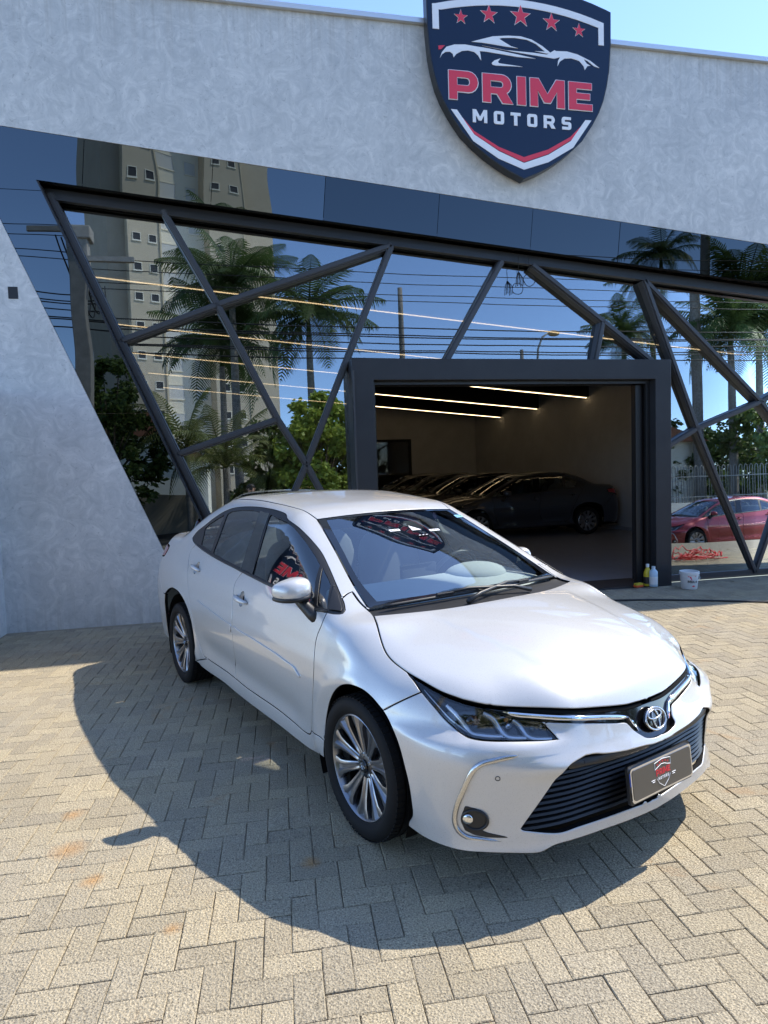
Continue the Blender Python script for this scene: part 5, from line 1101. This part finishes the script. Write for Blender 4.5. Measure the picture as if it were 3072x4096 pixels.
    def rrect(w, h, r, n=5): return [(sx*(w-r)+r*math.cos(math.radians(a)), sy*(h-r)+r*math.sin(math.radians(a))) for sx, sy, a0 in ((1,1,0),(-1,1,90),(-1,-1,180),(1,-1,270)) for a in [a0+90*i/n for i in range(n+1)]]
    MB().prism(rrect(.205, .075, .012), 'x', -.016, -.004).build('plate_holder', M_DARK, plate)
    for nm, w, h, a, b, m in (('plate_frame', .2, .066, -.004, .004, M_CHROME), ('plate_face', .192, .058, .004, .006, mat('plate_grey_brown', (.085,.075,.06), .3, coat=.3))): MB().prism(rrect(w, h, .014), 'x', a, b).build(nm, m, plate)
    MB().box(.0, .002, -.203, -.196, .0, .05).build('plate_stripe', M_BLUE, plate)
    pr = MB(); pw = MB()
    for c, o, hs_ in logo_word('PRIME', -.046, .046, -.002, .022, .12): pr.add(*flat_poly(o, hs_, .001, lambda u, v, w: (.006+w, u, v)))
    for k, (u, v, s) in enumerate(((-.034,.040,.005),(-.018,.0455,.006),(0,.048,.007),(.018,.0455,.006),(.034,.040,.005))):
        pr.add(*flat_poly([(u+s*(1 if i % 2 == 0 else .42)*math.sin(math.pi*i/5), v+s*(1 if i % 2 == 0 else .42)*math.cos(math.pi*i/5)) for i in range(10)], [], .001, lambda a, b, w: (.006+w, a, b)))
    for c, o, hs_ in logo_word('MOTORS', -.034, .034, -.020, -.009, .45): pw.add(*flat_poly(o, hs_, .001, lambda u, v, w: (.006+w, u, v)))
    for pts in ([(-.052,.022),(-.052,.050),(-.025,.054),(0,.057),(.025,.054),(.052,.050),(.052,.022)], [(-.044,-.012),(-.030,-.032),(0,-.052),(.030,-.032),(.044,-.012)], [(-.080,-.012),(-.056,-.012)], [(-.074,-.019),(-.058,-.019)], [(.080,-.012),(.056,-.012)], [(.074,-.019),(.058,-.019)], [(-.05,.025),(-.03,.032),(-.01,.038),(.012,.036),(.03,.029),(.05,.025)]):
        pw.tube([(.0065, u, v) for u, v in pts], .0013, 4)
    pr.build('plate_word', M_RED, plate); pw.build('plate_emblem', M_WHITE, plate)
    # chrome C trims, fog lamp pockets, sensors
    ribbon('polar', K['clip_mid'], .021, .009, .001, 'chrome_trim', M_SATIN, root, taper=.25)
    fp = catmull(np.array([p for a, b in zip(K['fog_pocket'], np.roll(K['fog_pocket'], -1, 0)) for p in (a, (a+b)/2)]), .01, True)
    fps = panel('fog_pocket', 'polar', [fp], M_DARK, root, grid=.02, gap=0, offset=.003, depth=.01, lipr=.002)
    fl = surf('polar', K['fog_lens'], -.004)[0]; fr_ = surf('polar', K['fog_ring'], .0)[0]; fn = body_normal(fr_[None])[0]; fx = np.cross((0,0,1), fn); fx /= np.linalg.norm(fx); fz = np.cross(fn, fx)
    for sg, par in ((1, fps[0]), (-1, fps[1])):
        R = MB(); 
        ring = [tuple((fr_+fx*.047*math.cos(2*math.pi*k/28)+fz*.038*math.sin(2*math.pi*k/28)+fn*.004)*[1,sg,1]) for k in range(28)]
        R.tube(ring, .006, 6, closed=True); R.build('fog_ring', M_DARK, par, smooth=True)
        V, F = ellipsoid((0,0,0), (1,1,1), 20, 10)
        MB().add([tuple((fl+fx*v[0]*.022+fz*v[1]*.021+fn*(v[2]*.008+.009))*[1,sg,1]) for v in V], F).build('fog_lamp', M_REFLECTOR, par, smooth=True)
        s_ = surf('polar', K['sensor'], .001)[0]; sn = body_normal(s_[None])[0]; sx = np.cross((0,0,1), sn); sx /= np.linalg.norm(sx); sz = np.cross(sn, sx)
        MB().tube([tuple((s_+sx*.0085*math.cos(2*math.pi*k/16)+sz*.0085*math.sin(2*math.pi*k/16))*[1,sg,1]) for k in range(16)], .0014, 5, closed=True).build('parking_sensor', M_DARK, root)
    # ---- headlamps
    hl = loop_of(K['lamp_top'], K['lamp_inner'], K['lamp_low'])
    bowl = panel('headlamp', 'polar', [hl], M_GLOSSBLACK, root, grid=.03, gap=.001, offset=-.030, depth=-.028)
    panel('lamp_lens', 'polar', [hl], M_LENS, bowl, grid=.03, gap=.003, offset=-.003, depth=.008)
    for nm in ('bars1', 'bars2', 'bars3'): ribbon('polar', K[nm], .024, .008, -.013, 'light_bar', M_BAR, bowl, taper=.7)
    ribbon('polar', K['lamp_low'][2:10]+arr((.0,.012,.010)), .007, .004, -.012, 'lamp_edge', M_SATIN, bowl, taper=.6)
    K2 = {'projector': ((.600,-.715,.668), .030, M_CARGLASS), 'turn_bulb': ((.672,-.600,.668), .011, M_AMBER), 'reflector': ((.690,-.600,.648), .021, M_REFLECTOR)}
    for nm, (c, r, m) in K2.items():
        p = surf('polar', [c], -.022)[0]; V, F = ellipsoid((0,0,0), (r,r,r*.8), 16, 10)
        for sg, par in ((1, bowl[0]), (-1, bowl[1])): MB().add([(p[0]+v[0]*.6, (p[1]+v[1])*sg, p[2]+v[2]) for v in V], F).build(nm, m if nm != 'projector' else M_GLOSSBLACK, par, smooth=True)
    for c in ((.735,-.527,.642), (.752,-.500,.645)):
        p = surf('polar', [c], -.020)[0]; V, F = ellipsoid((0,0,0), (.011,.011,.011), 12, 8)
        for sg, par in ((1, bowl[0]), (-1, bowl[1])): MB().add([(p[0]+v[0], (p[1]+v[1])*sg, p[2]+v[2]) for v in V], F).build('led', M_CARGLASS, par, smooth=True)
    # ---- cowl and wipers
    cl = loop_of(ws_low+arr((-.01,0,0)), arr(ws_low[-1]+arr((-.01,0,0))[0], hood_rear[-1]), hood_rear[::-1]+arr((.02,0,0)))
    panel('cowl', 'top', [cl], M_DARK, root, 'weld', grid=.04, gap=0, offset=-.014, rim=False)
    for y0, y1, x0, x1 in ((-.60, .06, -.165, -.085), (.60, -.05, -.185, -.070)):
        yy = np.linspace(y0, y1, 15); pts = from_uv('top', np.stack([x0+(x1-x0)*np.linspace(0,1,15)+.02*np.sin(np.linspace(0,math.pi,15)), yy], -1)); nn = body_normal(pts)
        wp = bpy.data.objects.new('wiper', None); COL.objects.link(wp); wp.parent = root
        b = MB(); b.tube([tuple(p+n*.012) for p, n in zip(pts, nn)], [.005]+[.009]*13+[.006], 6); b.build('wiper_blade', M_DARK, wp, smooth=True)
        a = MB(); a.tube([tuple(pts[7]+nn[7]*.026), tuple(pts[10]+nn[10]*.034), tuple(pts[14]+nn[14]*.030+np.array((.05,(-.06 if y0 > 0 else .08),-.012))), tuple(pts[14]+np.array((.075,(-.16 if y0 > 0 else .18),-.01)))], [.006,.009,.010,.014], 6); a.build('wiper_arm', M_DARK, wp, smooth=True)
        cl_ = MB().bar(tuple(pts[6]+nn[6]*.024), tuple(pts[8]+nn[8]*.024), .02, .016, tuple(nn[7])); cl_.build('wiper_clip', M_DARK, wp, bevel=.004)
    # ---- dark inner shell so that joints read as gaps
    side = loop_of(arr((-.33,-.85,.24),(-.36,-.85,.6),(-.36,-.8,.93),(-1.5,-.8,.99),(-2.5,-.76,1.07),(-2.36,-.85,.6),(-2.34,-.85,.24)))
    side = np.array([(-.34,-.85,.24),(-.37,-.88,.5),(-.28,-.84,.75),(-.10,-.75,.90),(-.30,-.76,.93),(-1.5,-.8,.98),(-2.55,-.75,1.06),(-3.0,-.72,1.05),(-3.3,-.78,.95),(-3.05,-.86,.80),(-2.7,-.88,.765),(-2.4,-.88,.68),(-2.28,-.87,.5),(-2.34,-.85,.24)])
    panel('inner_shell', 'cyl', [side], M_INNER, root, rim=False, grid=.06, offset=-.018, gap=0)
    fs = np.array([(-.05,-.70,.93),(.12,-.76,.85),(.30,-.78,.80),(.50,-.75,.70),(.45,-.84,.60),(.30,-.87,.68),(0,-.89,.72),(-.2,-.87,.66),(-.26,-.84,.75)])
    panel('inner_shell', 'cyl', [fs], M_INNER, root, rim=False, grid=.06, offset=-.018, gap=0)
    nb = np.array([(.895,0,.22),(.83,-.40,.22),(.70,-.66,.21),(.50,-.82,.21),(.44,-.86,.40),(.42,-.86,.60),(.36,-.80,.78),(.58,-.66,.72),(.74,-.46,.70),(.84,-.12,.665),(.85,0,.665)])
    panel('inner_shell', 'polar', [loop_of(*[arr(a, b) for a, b in zip(nb, np.roll(nb, -1, 0))], step=.03)], M_INNER, root, 'weld', rim=False, grid=.05, offset=-.062, gap=0)
    hb = np.array([(.03,0,.95),(-.13,-.66,.94),(.2,-.77,.82),(.45,-.72,.76),(.62,-.57,.72),(.76,-.38,.70),(.83,0,.67)])
    panel('inner_shell', 'top', [loop_of(*[arr(a, b) for a, b in zip(hb, np.roll(hb, -1, 0))], step=.03)], M_INNER, root, 'weld', rim=False, grid=.04, offset=-.045, gap=0)
    MB().box(-3.6, .62, -.70, .70, .20, .22).build('floor_pan', M_INNER, root)
    for xc in (0., -2.7):
        for sg in (1, -1):
            V, F = [], []; n = 20
            for i in range(n+1):
                a = math.radians(-25+230*i/n); 
                for yy_ in (.865, .52): V.append((xc+.385*math.cos(a), -sg*yy_, .317+.385*math.sin(a)))
            F = [(2*i, 2*i+1, 2*i+3, 2*i+2) for i in range(n)]; V.append((xc, -sg*.52, .25)); F += [(2*i+1, len(V)-1, 2*i+3) for i in range(n)]
            mesh('wheel_arch', V, F, M_INNER, root)
    MB().box(-.20, -.14, -.83, -.60, .14, .34).box(-.20, -.14, .60, .83, .14, .34).build('mud_flap', M_INNER, root)
    # ---- cabin
    cab = MB(); cab.prism([(-.19,.90),(-.21,.950),(-.38,.978),(-.60,.995),(-.70,.985),(-.73,.93),(-.66,.70),(-.40,.60),(-.19,.60)], 'y', -.62, .62); cab.build('dashboard', M_DASH, root, bevel=.012, auto=40)
    hood_ = MB(); V, F = ellipsoid((-.58,.36,.975), (.17,.21,.075), 20, 12); hood_.add(V, F); hood_.build('instrument_hood', M_DASH, root, smooth=True)
    MB().box(-.70, -.68, -.13, .13, .93, 1.07).build('centre_screen', M_GLOSSBLACK, root, bevel=.008)
    st = MB(); st.tube([(-.80+.08*math.sin(2*math.pi*k/24), .36+.18*math.cos(2*math.pi*k/24), .93+.17*math.sin(2*math.pi*k/24)) for k in range(24)], .014, 8, closed=True); st.bar((-.80,.20,.93), (-.80,.52,.93), .05, .02, (1,0,0)); st.bar((-.80,.36,.93), (-.62,.36,.88), .06, .06); st.build('steering_wheel', M_DARK, root, smooth=True)
    for sg in (.36, -.36):
        s = bpy.data.objects.new('seat', None); COL.objects.link(s); s.parent = root
        for nm, (x, z, rx, ry, rz, rot_) in (('seat_cushion', (-1.25,.52,.27,.25,.10,0)), ('seat_back', (-1.52,.86,.10,.25,.34,-.22)), ('headrest', (-1.62,1.23,.055,.13,.095,-.1))):
            V, F = ellipsoid((0,0,0), (rx,ry,rz), 18, 12, .6); c, q = math.cos(rot_), math.sin(rot_)
            MB().add([(x+v[0]*c+v[2]*q, sg+v[1], z-v[0]*q+v[2]*c) for v in V], F).build(nm, M_SEAT, s, smooth=True)
    rs = bpy.data.objects.new('rear_seat', None); COL.objects.link(rs); rs.parent = root
    for nm, (x, z, rx, ry, rz, yc, rot_) in (('seat_cushion', (-2.15,.55,.27,.62,.10,0,0)), ('seat_back', (-2.48,.88,.09,.62,.32,0,-.35)), ('headrest', (-2.63,1.20,.05,.12,.07,.38,-.2)), ('headrest', (-2.63,1.20,.05,.12,.07,-.38,-.2))):
        V, F = ellipsoid((0,0,0), (rx,ry,rz), 18, 12, .6); c, q = math.cos(rot_), math.sin(rot_)
        MB().add([(x+v[0]*c+v[2]*q, yc+v[1], z-v[0]*q+v[2]*c) for v in V], F).build(nm, M_SEAT, rs, smooth=True)
    MB().box(-3.05, -2.62, -.60, .60, 1.02, 1.045).build('parcel_shelf', M_SEAT, root, bevel=.008)
    hd_ = np.array([(-1.03,0,1.36),(-1.06,-.46,1.35),(-2.38,-.48,1.4),(-2.36,0,1.4)])
    panel('headliner', 'top', [loop_of(*[arr(a, b) for a, b in zip(hd_, np.roll(hd_, -1, 0))], step=.04)], M_TRIM, root, 'weld', rim=False, grid=.1, offset=-.035, gap=0)
    rm = bpy.data.objects.new('rear_view_mirror', None); COL.objects.link(rm); rm.parent = root
    MB().box(-.90, -.87, -.12, .12, 1.215, 1.275).build('mirror_body', M_DARK, rm, bevel=.012)
    MB().bar((-.88,0,1.27), (-.86,0,1.325), .03, .03).build('mirror_stem', M_DARK, rm)
    def sticker(nm, x, y, w, h, m, marks=None):
        p = surf('top', [(x, y, 1.2)], -.0005)[0]; n = body_normal(p[None])[0]; u = np.array((0,1,0.)); v = np.cross(n, u); v = v if v[2] > 0 else -v
        o = MB().add(*flat_poly([(-w,-h),(w,-h),(w,h),(-w,h)], [], .001, lambda a, b, d: tuple(p+u*a+v*b+n*d))).build(nm, m, wind)
        if marks:
            k = MB()
            for a in (-.55, 0, .55): k.add(*flat_poly([(w*(a-.14),-h*.3),(w*(a+.14),-h*.3),(w*(a+.14),h*.3),(w*(a-.14),h*.3)], [], .001, lambda a_, b, d: tuple(p+u*a_+v*b+n*(d+.0012))))
            k.build('sticker_mark', marks, o)
    sticker('sticker', -.735, -.132, .037, .011, M_WHITE, M_DARK); sticker('sticker', -.700, .138, .037, .011, M_WHITE, M_DARK)
    sticker('sticker', -.655, .020, .045, .009, M_GLOSSBLACK, M_WHITE); sticker('sticker', -.895, .495, .028, .018, mat('sky_blue_print', (.25,.55,.75), .4), M_BLUE)
    pt = surf('top', [(-.735, .0, 1.2)], 0)[0]
    mesh('sticker', [tuple(surf('top', [(x, y, 1.2)], .0006)[0]) for x, y in ((-.765,-.012),(-.71,-.02),(-.712,.05))], [(0,1,2)], M_WHITE, wind)
    # ---- wheels
    w0 = make_wheel(); first = True
    for xc, sg in ((0, 1), (-2.7, 1), (0, -1), (-2.7, -1)):
        w = w0 if first else copy_tree(w0); first = False
        w.parent = root; w.location = (xc, -sg*.772, .317); w.rotation_euler = (0, .35 if xc else .12, 0 if sg > 0 else math.pi)
    return root
car = make_sedan('silver white sedan parked on the paving in front of the showroom')
car.location = CAR_POS; car.rotation_euler = (0, 0, CAR_HEADING)
# ---------------------------------------------------------------- more cars of the same shape
def car_copy(src, paint_m, label, x, y, rz, z=0., scale=1.):
    c = copy_tree(src); c['label'] = label; c.location = (x, y, z); c.rotation_euler = (0, 0, rz); c.scale = (scale,)*3
    def rec(o):
        for k in list(o.children):
            if k.type == 'MESH' and k.material_slots and k.material_slots[0].link == 'OBJECT' and k.material_slots[0].material == M_PAINT: k.material_slots[0].material = paint_m
            rec(k)
    rec(c); return c
P_NAVY = paint('slate_blue_paint', (.030,.036,.050), .35, .35); P_BLACK = paint('black_paint', (.010,.010,.011), .2, .3); P_GREY = paint('grey_paint', (.36,.35,.33), .4, .35); P_RED = paint('red_paint', (.22,.010,.015), .3, .35)
car['group'] = 'sedans of the showroom'
for lab, p, x, y, rz in (('dark slate blue sedan nearest the doorway inside the showroom', P_NAVY, 4.87, 14.37, 183), ('black sedan parked directly behind the slate blue one', P_BLACK, 4.55, 16.85, 182), ('black sedan third in the dim showroom row', P_BLACK, 4.45, 19.2, 183), ('grey sedan deepest in the showroom row', P_GREY, 4.2, 21.6, 182), ('dark sedan facing the street behind the left glass', P_BLACK, 1.6, 19.4, -96)):
    car_copy(car, p, lab, x, y, math.radians(rz))
car_copy(car, P_RED, 'red car parked on the street, mirrored in the right glass', 12.0, -.9, math.radians(180), -.57)
# ---------------------------------------------------------------- small things by the entrance
bk = thing('bucket', 'white plastic bucket with red and black print by the portal', 'bucket', (5.42, 7.20, .002))
M_PLAST = mat('white_plastic', (.70,.71,.70), .4); M_PRINTK = mat('black_print', (.02,.02,.02), .5)
MB().lathe([(.001,.003),(.088,.0),(.094,.006),(.112,.205),(.118,.207),(.118,.222),(.114,.226),(.108,.224),(.090,.012),(.001,.010)], 40).build('pail', M_PLAST, bk, auto=40)
MB().lathe([(.1135,.190),(.121,.192),(.121,.197),(.1135,.199)], 40, closed=True).build('rib', M_PLAST, bk)
MB().tube([(.119*math.cos(a), .119*math.sin(a)-.006, .19-.07*math.sin(max(0, min(math.pi, -a)))**1.0) for a in np.linspace(-math.pi*.98, -.02*math.pi, 24)], .003, 5).build('handle', M_PLAST, bk, smooth=True)
def wrap(polys, mname, m, z0, sc, a0, lift=.0012):
    mb = MB()
    for o, h in polys:
        def to3(u, v, w):
            z = z0+v*sc; r = .094+(.112-.094)*(z-.006)/.2+lift+w; a = a0+u*sc/r; return (r*math.cos(a), r*math.sin(a), z)
        mb.add(*flat_poly(o, h, .0006, to3))
    mb.build(mname, m, bk)
ang = math.radians(-128)
wrap([(o, h) for c, o, h in logo_word('MULA', 0, 3.6, 0, 1, .18)], 'lettering', M_PRINTK, .085, .034, ang-.14)
wrap([([(-1.2,2.6),(1.6,2.6),(1.9,2.35),(-.1,2.3),(.5,.9),(.2,.9),(-.6,2.3),(-1.2,2.3)], []), ([(.2,-1.2),(.9,-.9),(1.6,-1.2),(.9,-1.5)], [])], 'red_mark', M_SIGNRED, .085, .034, ang+.25, .0018)
def bottle(label, x, y, prof, m, cap, capm, lab=None, rz=0):
    t = thing('bottle', label, 'bottle', (x, y, .012), rz); MB().lathe(prof, 28).build('flask', m, t, auto=40); MB().lathe(cap, 20).build('cap', capm, t, auto=40)
    if lab: MB().lathe([(lab[0]+.0008, lab[1]), (lab[0]+.0008, lab[2])], 28).build('paper_label', lab[3], t)
    return t
bottle('yellow plastic bottle with dark label standing at the portal foot', 5.035, 7.51, [(.001,0),(.046,0),(.05,.008),(.05,.15),(.042,.19),(.020,.235),(.018,.25),(.001,.25)], mat('yellow_plastic', (.62,.48,.03), .35), [(.001,.285),(.02,.285),(.021,.28),(.021,.245),(.018,.245)], M_PLAST, (.05,.03,.12,M_PRINTK))
bottle('pale blue square bottle with white cap beside the yellow one', 5.075, 7.44, [(.001,0),(.048,0),(.052,.008),(.052,.19),(.040,.21),(.022,.225),(.020,.235),(.001,.235)], mat('pale_blue_plastic', (.42,.56,.66), .3), [(.001,.262),(.022,.262),(.023,.258),(.023,.23),(.02,.23)], mat('cap_blue', (.5,.6,.66), .4), (.052,.03,.13,M_PLAST))
br_ = thing('scrub_brush', 'orange and yellow scrubbing brush lying by the bottles', 'brush', (4.87, 7.46, .012), .2); MB().box(-.06, .06, -.03, .03, .0, .028).build('handle', mat('orange_plastic', (.65,.10,.02), .4), br_, bevel=.008); MB().box(-.055, .055, -.026, .026, .028, .052).build('bristles', mat('yellow_bristle', (.55,.42,.03), .8), br_)
cb = catmull(np.array([(3.2,6.98,.012),(3.95,6.86,.012),(4.53,6.72,.012),(4.98,6.52,.012),(5.40,6.30,.012),(5.80,6.08,.012),(6.4,5.75,.012),(7.6,5.5,.012)]), .12)
tag(MB().tube([tuple(p) for p in cb], .011, 8).build('black_hose', M_DARK, smooth=True), 'black hose lying across the paving in front of the portal', 'hose')
dc = MB(); dc.tube([(3.53,7.70,4.26),(3.53,7.70,4.02)], .004, 5); dc.tube([(3.53+.075*math.cos(a*1.0), 7.70+.01*math.sin(3*a), 3.95+.075*math.sin(a)) for a in np.linspace(0, 6*math.pi, 60)], .0045, 5); tag(dc.build('coiled_cable', M_WIRE, smooth=True), 'small coil of black cable hanging from the soffit', 'cable')
d2 = MB(); d2.tube([(3.39,7.70,4.27),(3.39,7.70,4.05)], .004, 5)
for k in range(6): d2.tube([(3.39,7.70,4.05),(3.36+.018*k,7.70+.01*(k%2),3.98),(3.35+.022*k,7.70,3.86+.012*(k%3))], .005, 5)
tag(d2.build('cable_bundle', M_WIRE, smooth=True), 'tied bundle of black cable ends hanging beside the coil', 'cable')
